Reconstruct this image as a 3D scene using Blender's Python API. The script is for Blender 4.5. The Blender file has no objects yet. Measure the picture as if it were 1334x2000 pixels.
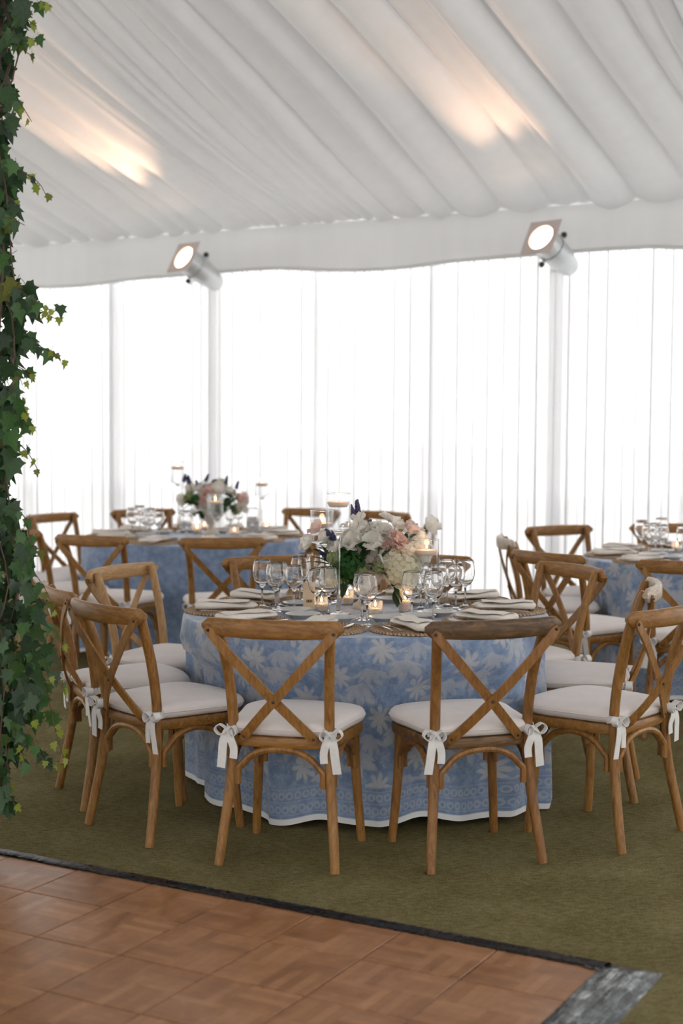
import bpy, bmesh, math, random
from mathutils import Vector, Matrix, Euler
random.seed(7)
PI = math.pi
S = bpy.context.scene
COL = S.collection

# ------------------------------------------------------------------ camera
F, PIT, HC = 2900.0, 0.0640, 1.58
cam_d = bpy.data.cameras.new('camera')
cam = bpy.data.objects.new('camera', cam_d); COL.objects.link(cam)
cam.location = (0, 0, HC); cam.rotation_euler = (PI/2 - PIT, 0, 0)
cam_d.sensor_fit = 'VERTICAL'; cam_d.sensor_height = 36.0; cam_d.lens = F/2000*36.0
cam_d.dof.use_dof = True; cam_d.dof.focus_distance = 5.75; cam_d.dof.aperture_fstop = 2.0
cam_d.clip_start = 0.05
S.camera = cam

# ------------------------------------------------------------------ world: bright overcast sky
W = bpy.data.worlds.new('overcast_sky'); S.world = W; W.use_nodes = True
bg = W.node_tree.nodes['Background']
bg.inputs[0].default_value = (0.985, 0.985, 0.99, 1); bg.inputs[1].default_value = 4.6

S.view_settings.view_transform = 'Standard'; S.view_settings.look = 'None'
S.view_settings.gamma = 1.0; S.view_settings.use_curve_mapping = False
S.view_settings.exposure = -0.30
S.cycles.max_bounces = 14; S.cycles.transmission_bounces = 14; S.cycles.transparent_max_bounces = 28
S.cycles.diffuse_bounces = 4; S.cycles.glossy_bounces = 4
S.cycles.use_denoising = True; S.cycles.use_adaptive_sampling = True; S.cycles.adaptive_threshold = 0.10; S.cycles.adaptive_min_samples = 20
S.cycles.sample_clamp_indirect = 6.0

# ------------------------------------------------------------------ helpers
def unp(u, v, z):
    """pixel of the 1334x2000 photograph -> point at height z"""
    c, s = math.cos(PIT), math.sin(PIT)
    dx, du = (u-667)/F, (1000-v)/F
    d = (dx, c+du*s, -s+du*c); t = (z-HC)/d[2]
    return Vector((t*d[0], t*d[1], z))
def unpy(u, v, y):
    c, s = math.cos(PIT), math.sin(PIT)
    dx, du = (u-667)/F, (1000-v)/F
    d = (dx, c+du*s, -s+du*c); t = y/d[1]
    return Vector((t*d[0], y, HC+t*d[2]))

KIDS = {}
def link(o, parent=None):
    COL.objects.link(o)
    if parent is not None:
        o.parent = parent; KIDS.setdefault(parent.name, []).append(o)
    return o
def tag(o, label=None, cat=None, group=None, kind=None):
    if label: o['label'] = label
    if cat: o['category'] = cat
    if group: o['group'] = group
    if kind: o['kind'] = kind
    return o
def thing(name, label, cat, loc=(0, 0, 0), rz=0.0, group=None):
    o = bpy.data.objects.new(name, None); o.empty_display_size = 0.1
    link(o); o.location = loc; o.rotation_euler = (0, 0, rz)
    return tag(o, label, cat, group)
def copy_tree(o, parent=None):
    c = o.copy(); link(c, parent)
    for ch in KIDS.get(o.name, []): copy_tree(ch, c)
    return c
def place(proto, used, loc, rz=0.0, label=None, group=None, scale=None):
    """first call moves the prototype, later calls copy it with its parts"""
    o = proto if proto.name not in used else copy_tree(proto)
    used.add(proto.name)
    o.location = loc; o.rotation_euler = (0, 0, rz)
    if scale: o.scale = scale
    if label: o['label'] = label
    if group: o['group'] = group
    return o
USED = set()

class MB:
    def __init__(self): self.v = []; self.f = []; self.uv = None; self.mi = []; self.cur = 0
    def add(self, vs, fs, M=None):
        b = len(self.v)
        self.v += [tuple(M @ Vector(p)) if M is not None else tuple(p) for p in vs]
        self.f += [tuple(i+b for i in q) for q in fs]; self.mi += [self.cur]*len(fs)
        return self
    def grid(self, fn, nu, nv, closeu=False, M=None):
        vs = [fn(i, j) for j in range(nv) for i in range(nu)]
        fs = []
        for j in range(nv-1):
            for i in range(nu if closeu else nu-1):
                k = (i+1) % nu
                fs.append((j*nu+i, j*nu+k, (j+1)*nu+k, (j+1)*nu+i))
        return self.add(vs, fs, M)
    def lathe(self, prof, n=24, M=None, cap0=False, cap1=False):
        vs = []
        for r, z in prof:
            for k in range(n):
                a = 2*PI*k/n; vs.append((r*math.cos(a), r*math.sin(a), z))
        fs = []
        for j in range(len(prof)-1):
            for k in range(n):
                q = (k+1) % n
                fs.append((j*n+k, j*n+q, (j+1)*n+q, (j+1)*n+k))
        if cap0: fs.append(tuple(range(n-1, -1, -1)))
        if cap1: fs.append(tuple(range((len(prof)-1)*n, len(prof)*n)))
        return self.add(vs, fs, M)
    def sweep(self, path, shape, up=(0, 0, 1), scales=None, caps=True, M=None):
        """sweep closed 2-D shape [(a,b)] (a along side, b along normal) on a path"""
        P = [Vector(p) for p in path]; n = len(shape); vs = []; upv = Vector(up)
        for i, p in enumerate(P):
            t = (P[min(i+1, len(P)-1)] - P[max(i-1, 0)]).normalized()
            s = t.cross(upv)
            if s.length < 1e-4: s = t.cross(Vector((1, 0, 0)))
            s.normalize(); nn = s.cross(t).normalized()
            k = scales[i] if scales else 1.0
            ka, kb = (k, k) if not isinstance(k, tuple) else k
            for a, b in shape: vs.append(tuple(p + s*(a*ka) + nn*(b*kb)))
        fs = []
        for j in range(len(P)-1):
            for k in range(n):
                q = (k+1) % n
                fs.append((j*n+k, j*n+q, (j+1)*n+q, (j+1)*n+k))
        if caps:
            fs.append(tuple(range(n-1, -1, -1))); fs.append(tuple(range((len(P)-1)*n, len(P)*n)))
        return self.add(vs, fs, M)
    def tube(self, path, r, n=8, M=None, up=(0.13, 0.9, 0.3)):
        shape = [(math.cos(2*PI*k/n), math.sin(2*PI*k/n)) for k in range(n)]
        rs = r if isinstance(r, (list, tuple)) else [r]*len(path)
        return self.sweep(path, shape, up, rs, True, M)
    def box(self, c, h, M=None):
        x, y, z = c; a, b, d = h
        vs = [(x+sx*a, y+sy*b, z+sz*d) for sz in (-1, 1) for sy in (-1, 1) for sx in (-1, 1)]
        fs = [(0, 2, 3, 1), (4, 5, 7, 6), (0, 1, 5, 4), (2, 6, 7, 3), (0, 4, 6, 2), (1, 3, 7, 5)]
        return self.add(vs, fs, M)
    def ball(self, c, r, n=8, m=6, M=None):
        rx, ry, rz = r if isinstance(r, tuple) else (r, r, r)
        vs = [(c[0], c[1], c[2]-rz)]
        for j in range(1, m):
            p = -PI/2 + PI*j/m
            for k in range(n):
                a = 2*PI*k/n
                vs.append((c[0]+rx*math.cos(p)*math.cos(a), c[1]+ry*math.cos(p)*math.sin(a), c[2]+rz*math.sin(p)))
        vs.append((c[0], c[1], c[2]+rz)); fs = []
        for k in range(n): fs.append((0, 1+(k+1) % n, 1+k))
        for j in range(m-2):
            for k in range(n):
                q = (k+1) % n; fs.append((1+j*n+k, 1+j*n+q, 1+(j+1)*n+q, 1+(j+1)*n+k))
        e = len(vs)-1
        for k in range(n): fs.append((e, 1+(m-2)*n+k, 1+(m-2)*n+(k+1) % n))
        return self.add(vs, fs, M)
    def mesh(self, name, mat, sharp=40, smooth=True):
        me = bpy.data.meshes.new(name); me.from_pydata(self.v, [], self.f)
        mats = mat if isinstance(mat, (list, tuple)) else [mat]
        for m in mats: me.materials.append(m)
        if len(mats) > 1: me.polygons.foreach_set('material_index', self.mi)
        if smooth:
            me.polygons.foreach_set('use_smooth', [True]*len(me.polygons))
            if sharp < 180: me.set_sharp_from_angle(angle=math.radians(sharp))
        me.update(); return me
    def build(self, name, mat, parent=None, sharp=40, smooth=True):
        o = bpy.data.objects.new(name, self.mesh(name, mat, sharp, smooth))
        return link(o, parent)

def smooth_path(pts, n=6):
    """Catmull-Rom through points"""
    P = [Vector(p) for p in pts]; out = []
    for i in range(len(P)-1):
        a, b, c, d = P[max(i-1, 0)], P[i], P[i+1], P[min(i+2, len(P)-1)]
        for k in range(n):
            t = k/n
            out.append(0.5*((2*b)+(c-a)*t+(2*a-5*b+4*c-d)*t*t+(3*b-a-3*c+d)*t**3))
    out.append(P[-1]); return out

# ------------------------------------------------------------------ materials
class NT:
    def __init__(s, name):
        s.mat = bpy.data.materials.new(name); s.mat.use_nodes = True
        s.t = s.mat.node_tree; s.b = s.t.nodes['Principled BSDF']; s.out = s.t.nodes['Material Output']
    def node(s, ty, **kw):
        n = s.t.nodes.new(ty)
        for k, v in kw.items(): setattr(n, k, v)
        return n
    def lk(s, a, b): s.t.links.new(a, b)
    def put(s, sock, v):
        if hasattr(v, 'links') or hasattr(v, 'is_linked'): s.lk(v, sock)
        else: sock.default_value = v
    def m(s, op, a, b=None, c=None):
        n = s.node('ShaderNodeMath', operation=op)
        for k, v in enumerate((a, b, c)):
            if v is not None: s.put(n.inputs[k], v)
        return n.outputs[0]
    def step(s, x, a, b, lo=0.0, hi=1.0):
        n = s.node('ShaderNodeMapRange', interpolation_type='SMOOTHSTEP')
        s.put(n.inputs[0], x); s.put(n.inputs[1], a); s.put(n.inputs[2], b)
        n.inputs[3].default_value = lo; n.inputs[4].default_value = hi
        return n.outputs[0]
    def coord(s, which='Object'):
        return s.node('ShaderNodeTexCoord').outputs[which]
    def mapping(s, vec, scale=(1, 1, 1), loc=(0, 0, 0), rot=(0, 0, 0)):
        n = s.node('ShaderNodeMapping'); s.lk(vec, n.inputs[0])
        n.inputs['Scale'].default_value = scale; n.inputs['Location'].default_value = loc; n.inputs['Rotation'].default_value = rot
        return n.outputs[0]
    def noise(s, vec, scale=5, detail=3, rough=.5, dist=0.0):
        n = s.node('ShaderNodeTexNoise'); s.lk(vec, n.inputs['Vector'])
        n.inputs['Scale'].default_value = scale; n.inputs['Detail'].default_value = detail
        n.inputs['Roughness'].default_value = rough; n.inputs['Distortion'].default_value = dist
        return n.outputs[0]
    def ramp(s, fac, stops):
        n = s.node('ShaderNodeValToRGB'); s.put(n.inputs[0], fac); e = n.color_ramp.elements
        while len(e) < len(stops): e.new(0.5)
        for k, (p, c) in enumerate(stops): e[k].position = p; e[k].color = (*c, 1)
        return n.outputs[0]
    def mix(s, fac, a, b, blend='MIX'):
        n = s.node('ShaderNodeMix', data_type='RGBA', blend_type=blend)
        s.put(n.inputs[0], fac)
        for k, v in ((6, a), (7, b)):
            if isinstance(v, tuple): n.inputs[k].default_value = (*v, 1)
            else: s.lk(v, n.inputs[k])
        return n.outputs[2]
    def bump(s, h, strength=.3, dist=.01):
        n = s.node('ShaderNodeBump'); s.lk(h, n.inputs['Height'])
        n.inputs['Strength'].default_value = strength; n.inputs['Distance'].default_value = dist
        s.lk(n.outputs[0], s.b.inputs['Normal']); return n.outputs[0]
    def set(s, **kw):
        for k, v in kw.items():
            k = k.replace('_', ' ')
            if isinstance(v, tuple) and len(v) == 3 and s.b.inputs[k].type == 'RGBA': v = (*v, 1)
            s.put(s.b.inputs[k], v)
        return s

def plain(name, col, rough=.6, var=.06, scale=14, **kw):
    """a colour with soft procedural mottling"""
    n = NT(name); f = n.noise(n.coord(), scale, 3)
    lo = tuple(max(0, c*(1-var)) for c in col); hi = tuple(min(1, c*(1+var)) for c in col)
    n.set(Base_Color=n.ramp(f, [(.3, lo), (.7, hi)]), Roughness=rough, **kw)
    return n.mat

def wood_mat(name, dark, mid, light, flat=False):
    n = NT(name); oc = n.coord()
    if flat: oc = n.mapping(oc, rot=(0, PI/2, 0))
    info = n.node('ShaderNodeObjectInfo').outputs['Random']
    g1 = n.noise(n.mapping(oc, (16, 16, 3.0)), 3.0, 4, .6, 1.2)
    g2 = n.noise(n.mapping(oc, (90, 90, 6)), 2.0, 2, .5)
    f = n.m('ADD', n.m('MULTIPLY', g1, .75), n.m('MULTIPLY', g2, .25))
    f = n.m('ADD', f, n.m('MULTIPLY', n.m('SUBTRACT', info, .5), .10))
    n.set(Base_Color=n.ramp(f, [(.28, dark), (.5, mid), (.72, light)]), Roughness=.42)
    n.b.inputs['Specular IOR Level'].default_value = .45
    n.bump(f, .12, .004)
    return n.mat
WC = {'h': ('honey_wood', (.130, .053, .011), (.280, .127, .030), (.41, .210, .064)), 'p': ('pale_wood', (.25, .13, .05), (.43, .245, .10), (.56, .35, .17)),
      'd': ('worn_wood', (.11, .046, .012), (.24, .103, .026), (.35, .170, .05))}
WOODS = {k: (wood_mat(*v), wood_mat(v[0]+'_long_grain', *v[1:], True)) for k, v in WC.items()}
WOODS['d'] = (WOODS['d'][0], wood_mat('dark_worn_rail', (.030, .018, .010), (.13, .068, .028), (.27, .145, .06), True))
WOODS['w'] = (WOODS['h'][0], wood_mat('whitish_worn_rail', (.22, .13, .07), (.50, .40, .31), (.70, .62, .55), True))
M_WOOD = WOODS['h'][0]
M_RIVET = plain('dark_rivet_metal', (.06, .05, .04), .4, .1, 40, Metallic=.8)
M_CUSH = plain('blush_white_canvas', (.76, .70, .68), .85, .03, 18, Sheen_Weight=.2)
M_TIE = plain('white_cotton_ribbon', (.78, .76, .75), .85, .04, 60)
M_NAP = plain('oatmeal_linen', (.84, .78, .72), .9, .04, 80)
M_STEEL = plain('polished_cutlery', (.62, .60, .60), .16, .03, 30, Metallic=1.0)
M_PLATE = plain('pale_grey_glaze', (.62, .62, .62), .18, .03, 12)
M_WAX = plain('ivory_wax', (.86, .68, .55), .5, .03, 20, Subsurface_Weight=.35, Subsurface_Radius=(.03, .015, .008))
M_URN = plain('cream_ceramic', (.74, .64, .54), .55, .06, 16)
M_CARD = plain('cream_card', (.72, .60, .46), .8, .05, 30)
M_GREYCARD = plain('grey_card', (.50, .50, .52), .8, .05, 30)

def glass_mat(name, tint=(1, 1, 1), rough=0.0, ior=1.45):
    n = NT(name); n.set(Base_Color=tint, Roughness=rough, IOR=ior, Transmission_Weight=1.0)
    f = n.noise(n.coord(), 9, 1); n.bump(f, .015, .002)
    return n.mat
M_GLASS = glass_mat('clear_glass')

def thin_glass(name, cut=False):
    """thin wall: mostly clear, reflecting more at grazing angles"""
    n = NT(name); t = n.t
    tr = n.node('ShaderNodeBsdfTransparent'); tr.inputs[0].default_value = (.97, .975, .98, 1)
    gl = n.node('ShaderNodeBsdfGlossy'); gl.inputs['Roughness'].default_value = .12 if cut else .02
    fr = n.node('ShaderNodeLayerWeight'); fr.inputs[0].default_value = .5
    mx = n.node('ShaderNodeMixShader'); fac = n.m('ADD', n.m('MULTIPLY', n.m('POWER', fr.outputs['Facing'], 2.6), .9), .04)
    if cut:
        uv = n.coord('UV'); sp = n.node('ShaderNodeSeparateXYZ'); n.lk(uv, sp.inputs[0])
        a = n.m('ABSOLUTE', n.m('SINE', n.m('MULTIPLY', n.m('ADD', sp.outputs[0], sp.outputs[1]), 260)))
        b = n.m('ABSOLUTE', n.m('SINE', n.m('MULTIPLY', n.m('SUBTRACT', sp.outputs[0], sp.outputs[1]), 260)))
        h = n.m('MINIMUM', a, b)
        bp = n.node('ShaderNodeBump'); n.lk(h, bp.inputs['Height']); bp.inputs['Strength'].default_value = .9; bp.inputs['Distance'].default_value = .004
        n.lk(bp.outputs[0], gl.inputs['Normal']); n.lk(bp.outputs[0], fr.inputs['Normal'])
        fac = n.m('MINIMUM', n.m('ADD', n.m('MULTIPLY', fac, 1.3), n.m('MULTIPLY', n.step(h, .0, .35, 1, 0), .35)), .8)
        tl = n.node('ShaderNodeBsdfTranslucent'); tl.inputs[0].default_value = (.95, .93, .92, 1)
        ad = n.node('ShaderNodeMixShader'); ad.inputs[0].default_value = .45
        n.lk(gl.outputs[0], ad.inputs[1]); n.lk(tl.outputs[0], ad.inputs[2]); second = ad.outputs[0]
    else: second = gl.outputs[0]
    n.lk(fac, mx.inputs[0]); n.lk(tr.outputs[0], mx.inputs[1]); n.lk(second, mx.inputs[2])
    n.lk(mx.outputs[0], n.out.inputs[0]); t.nodes.remove(n.b)
    return n.mat
M_THIN = thin_glass('thin_clear_glass'); M_WATER = thin_glass('water')
M_CUT = thin_glass('diamond_cut_glass', True)

def emit_mat(name, col, strength):
    n = NT(name); e = n.node('ShaderNodeEmission'); e.inputs[0].default_value = (*col, 1); e.inputs[1].default_value = strength
    n.lk(e.outputs[0], n.out.inputs[0]); n.t.nodes.remove(n.b); return n.mat
M_FLAME = emit_mat('candle_flame', (1, .62, .28), 14)
M_LENS = emit_mat('lit_lamp_lens', (1, .72, .50), 9)

def fabric(name, col, transp, transl, bumpscale=None):
    """woven white cloth: open weave lets some light straight through, threads scatter the rest"""
    n = NT(name)
    f = n.noise(n.mapping(n.coord(), (3, 3, .6)), 3, 2)
    c = n.ramp(f, [(.3, tuple(x*.97 for x in col)), (.7, col)])
    df = n.node('ShaderNodeBsdfDiffuse'); tl = n.node('ShaderNodeBsdfTranslucent'); tp = n.node('ShaderNodeBsdfTransparent')
    n.lk(c, df.inputs[0]); n.lk(c, tl.inputs[0])
    a = n.node('ShaderNodeMixShader'); a.inputs[0].default_value = transl
    n.lk(df.outputs[0], a.inputs[1]); n.lk(tl.outputs[0], a.inputs[2])
    b = n.node('ShaderNodeMixShader'); b.inputs[0].default_value = transp
    n.lk(a.outputs[0], b.inputs[1]); n.lk(tp.outputs[0], b.inputs[2])
    n.lk(b.outputs[0], n.out.inputs[0]); n.t.nodes.remove(n.b); return n.mat
M_SHEER = fabric('white_sheer_voile', (.94, .94, .95), .12, .50)
M_LOWER = fabric('white_side_vinyl', (.94, .94, .94), .0, .88)
M_CEIL = fabric('white_ceiling_liner', (.82, .82, .83), .0, .05)
M_LINER = fabric('white_wall_liner', (.90, .90, .90), .04, .50)
M_VAL = fabric('white_valance_cloth', (.84, .84, .84), .0, .12)
M_POST = plain('white_aluminium', (.70, .69, .71), .5, .03, 6)
M_VINYL = plain('white_vinyl_band', (.80, .80, .82), .5, .02, 6)

# olive carpet
def carpet():
    n = NT('olive_carpet'); oc = n.coord()
    a = n.noise(oc, 170, 3, .7); b = n.noise(oc, 2.2, 4, .6); c = n.noise(n.mapping(oc, (14, 40, 1), rot=(0, 0, .5)), 2, 4, .7)
    f = n.m('ADD', n.m('ADD', n.m('MULTIPLY', a, .42), n.m('MULTIPLY', b, .22)), n.m('MULTIPLY', c, .36))
    n.set(Base_Color=n.ramp(f, [(.40, (.090, .071, .027)), (.50, (.175, .146, .064)), (.60, (.28, .240, .128))]), Roughness=.95)
    n.b.inputs['Specular IOR Level'].default_value = .05
    n.bump(f, .8, .012); return n.mat
M_CARPET = carpet()
M_BLOWN_GROUND = plain('blown_out_ground', (.55, .54, .50), .95, .12, 30)  # ground outside the tent; overexposed daylight is put into its pale colour

def parquet():
    n = NT('parquet_wood'); oc = n.coord()
    info = n.node('ShaderNodeObjectInfo').outputs['Random']
    sp = n.node('ShaderNodeSeparateXYZ'); n.lk(oc, sp.inputs[0])
    bs = .3134/2
    u = n.m('DIVIDE', n.m('ADD', sp.outputs[0], 10*bs), bs); v = n.m('DIVIDE', n.m('ADD', sp.outputs[1], 10*bs), bs)
    iu, iv = n.m('FLOOR', u), n.m('FLOOR', v); fu, fv = n.m('FRACT', u), n.m('FRACT', v)
    odd = n.m('MODULO', n.m('ADD', iu, iv), 2.0)
    st = n.m('ADD', n.m('MULTIPLY', fu, odd), n.m('MULTIPLY', fv, n.m('SUBTRACT', 1.0, odd)))
    st = n.m('MULTIPLY', st, 5.0); si = n.m('FLOOR', st); sf = n.m('FRACT', st)
    cb = n.node('ShaderNodeCombineXYZ'); n.lk(n.m('ADD', n.m('MULTIPLY', iu, 7.3), n.m('MULTIPLY', info, 91.0)), cb.inputs[0])
    n.lk(n.m('MULTIPLY', iv, 3.7), cb.inputs[1]); n.lk(si, cb.inputs[2])
    wn = n.node('ShaderNodeTexWhiteNoise'); n.lk(cb.outputs[0], wn.inputs['Vector'])
    gr = n.noise(oc, 26, 4, .6); big = n.noise(oc, 5, 2)
    f = n.m('ADD', n.m('ADD', n.m('MULTIPLY', wn.outputs[0], .26), n.m('MULTIPLY', gr, .52)), n.m('MULTIPLY', big, .24))
    f = n.m('ADD', f, n.m('MULTIPLY', n.m('SUBTRACT', info, .5), .10))
    seam = n.m('MINIMUM', n.m('MINIMUM', sf, n.m('SUBTRACT', 1.0, sf)), 1.0)
    col = n.ramp(f, [(.22, (.185, .078, .031)), (.5, (.30, .136, .058)), (.78, (.43, .220, .110))])
    col = n.mix(n.step(seam, .0, .06, .35, 0), col, (.12, .05, .02))
    n.set(Base_Color=col, Roughness=n.ramp(big, [(.3, (.26,)*3), (.75, (.42,)*3)])); n.b.inputs['Specular IOR Level'].default_value = .5
    n.bump(f, .08, .004); return n.mat
M_PARQ = parquet()

def black_trim(name, worn):
    n = NT(name); oc = n.coord()
    a = n.noise(n.mapping(n.mapping(oc, rot=(0, 0, .5137)), (26, 3, 10) if worn else (3, 30, 10)), 3, 4, .65, .6); b = n.noise(oc, 9, 4, .7)
    f = n.m('ADD', n.m('MULTIPLY', a, .7), n.m('MULTIPLY', b, .3))
    if worn: st = [(.40, (.018, .02, .02)), (.50, (.07, .08, .085)), (.58, (.22, .24, .25)), (.66, (.62, .64, .66))]
    else: st = [(.35, (.006, .006, .008)), (.60, (.014, .014, .016)), (.75, (.05, .05, .055))]
    n.set(Base_Color=n.ramp(f, st), Roughness=n.ramp(b, [(.35, (.16,)*3), (.7, (.38,)*3)]))
    n.b.inputs['Specular IOR Level'].default_value = .5 if worn else .22
    n.bump(f, .35, .006); return n.mat
M_TRIM = black_trim('black_edge_ramp', False); M_TAPE = black_trim('worn_grey_tape', True)

def cloth_mat(name, pattern):
    n = NT(name); uv = n.coord('UV')
    sp = n.node('ShaderNodeSeparateXYZ'); n.lk(uv, sp.inputs[0]); U, V = sp.outputs[0], sp.outputs[1]
    blue1, blue2, pale = (.15, .225, .38), (.27, .35, .50), (.50, .50, .51)
    mott = n.noise(uv, 22, 4, .65); fine = n.noise(uv, 160, 2)
    base = n.mix(n.step(n.m('ADD', n.m('MULTIPLY', mott, .8), n.m('MULTIPLY', fine, .25)), .36, .70), blue1, blue2)
    if pattern:
        nz = n.node('ShaderNodeTexNoise'); n.lk(uv, nz.inputs['Vector']); nz.inputs['Scale'].default_value = 14; nz.inputs['Detail'].default_value = 2
        ns = n.node('ShaderNodeSeparateColor'); n.lk(nz.outputs['Color'], ns.inputs[0])
        ju = n.m('ADD', U, n.m('MULTIPLY', n.m('SUBTRACT', ns.outputs[0], .5), .05))
        jv = n.m('ADD', V, n.m('MULTIPLY', n.m('SUBTRACT', ns.outputs[1], .5), .05))
        masks = []
        def motif(cw, ch, ou, ov, R, k, inner, sharp, droop=0.0):
            uu = n.m('ADD', n.m('DIVIDE', n.m('ADD', ju, ou), cw), 40.0); clm = n.m('FLOOR', uu)
            px = n.m('MULTIPLY', n.m('SUBTRACT', n.m('FRACT', uu), .5), cw)
            vv = n.m('ADD', n.m('ADD', n.m('DIVIDE', n.m('ADD', jv, ov), ch), 40.0), n.m('MULTIPLY', clm, .382))
            py = n.m('MULTIPLY', n.m('SUBTRACT', n.m('FRACT', vv), .5), ch)
            py = n.m('SUBTRACT', py, droop)
            r = n.m('SQRT', n.m('ADD', n.m('MULTIPLY', px, px), n.m('MULTIPLY', py, py)))
            a = n.m('ARCTAN2', px, py)
            lim = n.m('MULTIPLY', n.m('ADD', inner, n.m('MULTIPLY', n.m('ABSOLUTE', n.m('COSINE', n.m('MULTIPLY', a, k))), 1-inner)), R)
            if droop: lim = n.m('MULTIPLY', lim, n.step(n.m('COSINE', a), -.1, .5))
            return n.step(n.m('SUBTRACT', lim, r), -sharp, sharp)
        m1 = motif(.17, .27, 0, 0, .056, 4.0, .35, .010)
        m2 = motif(.17, .27, .085, .09, .100, 4.5, .5, .014, -.045)
        m3 = motif(.17, .27, .04, .17, .080, 5.5, .5, .012, -.03)
        vn = n.noise(uv, 17, 2, .5, .8)
        vines = n.step(n.m('ABSOLUTE', n.m('SUBTRACT', vn, .5)), .0, .022, .35, 0)
        p = n.m('MAXIMUM', n.m('MAXIMUM', n.m('MULTIPLY', m1, .85), n.m('MULTIPLY', m2, .66)), n.m('MAXIMUM', n.m('MULTIPLY', m3, .55), vines))
        p = n.m('MULTIPLY', p, n.step(mott, .25, .6, .55, 1.0))
        p = n.m('MULTIPLY', p, n.step(V, .585, .60, 1, 0))
        # border of ring rows and thin lines near the hem
        def rings(v0, off):
            x = n.m('MULTIPLY', n.m('SUBTRACT', n.m('FRACT', n.m('ADD', n.m('DIVIDE', U, .034), off+40)), .5), .034)
            y = n.m('SUBTRACT', V, v0)
            r = n.m('SQRT', n.m('ADD', n.m('MULTIPLY', x, x), n.m('MULTIPLY', y, y)))
            return n.step(n.m('ABSOLUTE', n.m('SUBTRACT', r, .0115)), .0025, .006, 1, 0)
        def line(v0): return n.step(n.m('ABSOLUTE', n.m('SUBTRACT', V, v0)), .001, .004, .7, 0)
        bd = n.m('MAXIMUM', n.m('MAXIMUM', rings(.632, 0), rings(.684, .5)), n.m('MAXIMUM', n.m('MAXIMUM', line(.608), line(.655)), line(.705)))
        p = n.m('MAXIMUM', p, n.m('MULTIPLY', bd, .42))
        base = n.mix(p, base, pale)
    hem = n.step(V, .716, .722)
    base = n.mix(hem, base, (.80, .80, .80))
    n.set(Base_Color=base, Roughness=.55, Sheen_Weight=.35); n.b.inputs['Sheen Roughness'].default_value = .35
    n.b.inputs['Specular IOR Level'].default_value = .35
    n.bump(fine, .1, .002); return n.mat
M_CLOTH = cloth_mat('blue_floral_damask', True); M_CLOTH2 = cloth_mat('plain_blue_cloth', False)

def seagrass():
    n = NT('woven_seagrass'); oc = n.coord()
    sp = n.node('ShaderNodeSeparateXYZ'); n.lk(oc, sp.inputs[0])
    a = n.m('ARCTAN2', sp.outputs[0], sp.outputs[1])
    r = n.m('SQRT', n.m('ADD', n.m('MULTIPLY', sp.outputs[0], sp.outputs[0]), n.m('MULTIPLY', sp.outputs[1], sp.outputs[1])))
    w = n.m('SINE', n.m('ADD', n.m('MULTIPLY', a, 64.0), n.m('MULTIPLY', r, 330.0)))
    f = n.m('ADD', n.m('MULTIPLY', n.noise(oc, 60, 3), .6), n.m('MULTIPLY', n.m('ADD', w, 1.0), .2))
    n.set(Base_Color=n.ramp(f, [(.25, (.17, .10, .05)), (.5, (.40, .26, .15)), (.75, (.58, .43, .28))]), Roughness=.8)
    n.bump(f, .8, .006); return n.mat
M_MAT = seagrass()

def leaf_mat(name, c1, c2, vein):
    n = NT(name); oc = n.coord(); uv = n.coord('UV')
    info = n.node('ShaderNodeObjectInfo').outputs['Random']
    f = n.m('ADD', n.noise(oc, 22, 3), n.m('MULTIPLY', n.m('SUBTRACT', info, .5), .4))
    sp = n.node('ShaderNodeSeparateXYZ'); n.lk(oc, sp.inputs[0])
    ang = n.m('ARCTAN2', sp.outputs[0], n.m('MULTIPLY', sp.outputs[1], -1.0))
    vm = n.step(n.m('ABSOLUTE', n.m('SINE', n.m('MULTIPLY', ang, 2.6))), .02, .12, .35, 0)
    col = n.mix(vm, n.ramp(f, [(.3, c1), (.7, c2)]), vein)
    n.set(Base_Color=col, Roughness=.38); n.b.inputs['Specular IOR Level'].default_value = .5
    tl = n.node('ShaderNodeBsdfTranslucent'); n.lk(col, tl.inputs[0])
    mx = n.node('ShaderNodeMixShader'); mx.inputs[0].default_value = .28
    n.lk(n.b.outputs[0], mx.inputs[1]); n.lk(tl.outputs[0], mx.inputs[2]); n.lk(mx.outputs[0], n.out.inputs[0])
    return n.mat
M_LEAF = [leaf_mat('ivy_dark', (.018, .050, .020), (.045, .105, .035), (.07, .14, .06)),
          leaf_mat('ivy_mid', (.035, .10, .025), (.075, .18, .045), (.12, .24, .08)),
          leaf_mat('ivy_lime', (.22, .28, .03), (.34, .40, .06), (.20, .24, .04)),
          leaf_mat('ivy_olive', (.10, .12, .02), (.20, .20, .04), (.09, .10, .03))]
M_STEM = plain('vine_stem', (.10, .055, .04), .7, .2, 30)
def petal_mat(name, c):
    n = NT(name); f = n.noise(n.coord(), 30, 3)
    col = n.ramp(f, [(.3, tuple(x*.9 for x in c)), (.7, c)])
    n.set(Base_Color=col, Roughness=.7)
    tl = n.node('ShaderNodeBsdfTranslucent'); n.lk(col, tl.inputs[0])
    mx = n.node('ShaderNodeMixShader'); mx.inputs[0].default_value = .6
    n.lk(n.b.outputs[0], mx.inputs[1]); n.lk(tl.outputs[0], mx.inputs[2]); n.lk(mx.outputs[0], n.out.inputs[0]); return n.mat
M_PW = petal_mat('white_petal', (.97, .94, .89)); M_PC = petal_mat('cream_petal', (.92, .88, .72))
M_PP = petal_mat('blush_petal', (.93, .74, .68)); M_PB = petal_mat('lavender_petal', (.20, .19, .36))
M_PG = petal_mat('green_floret', (.05, .17, .04)); M_PL = petal_mat('lime_floret', (.50, .56, .30))

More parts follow.
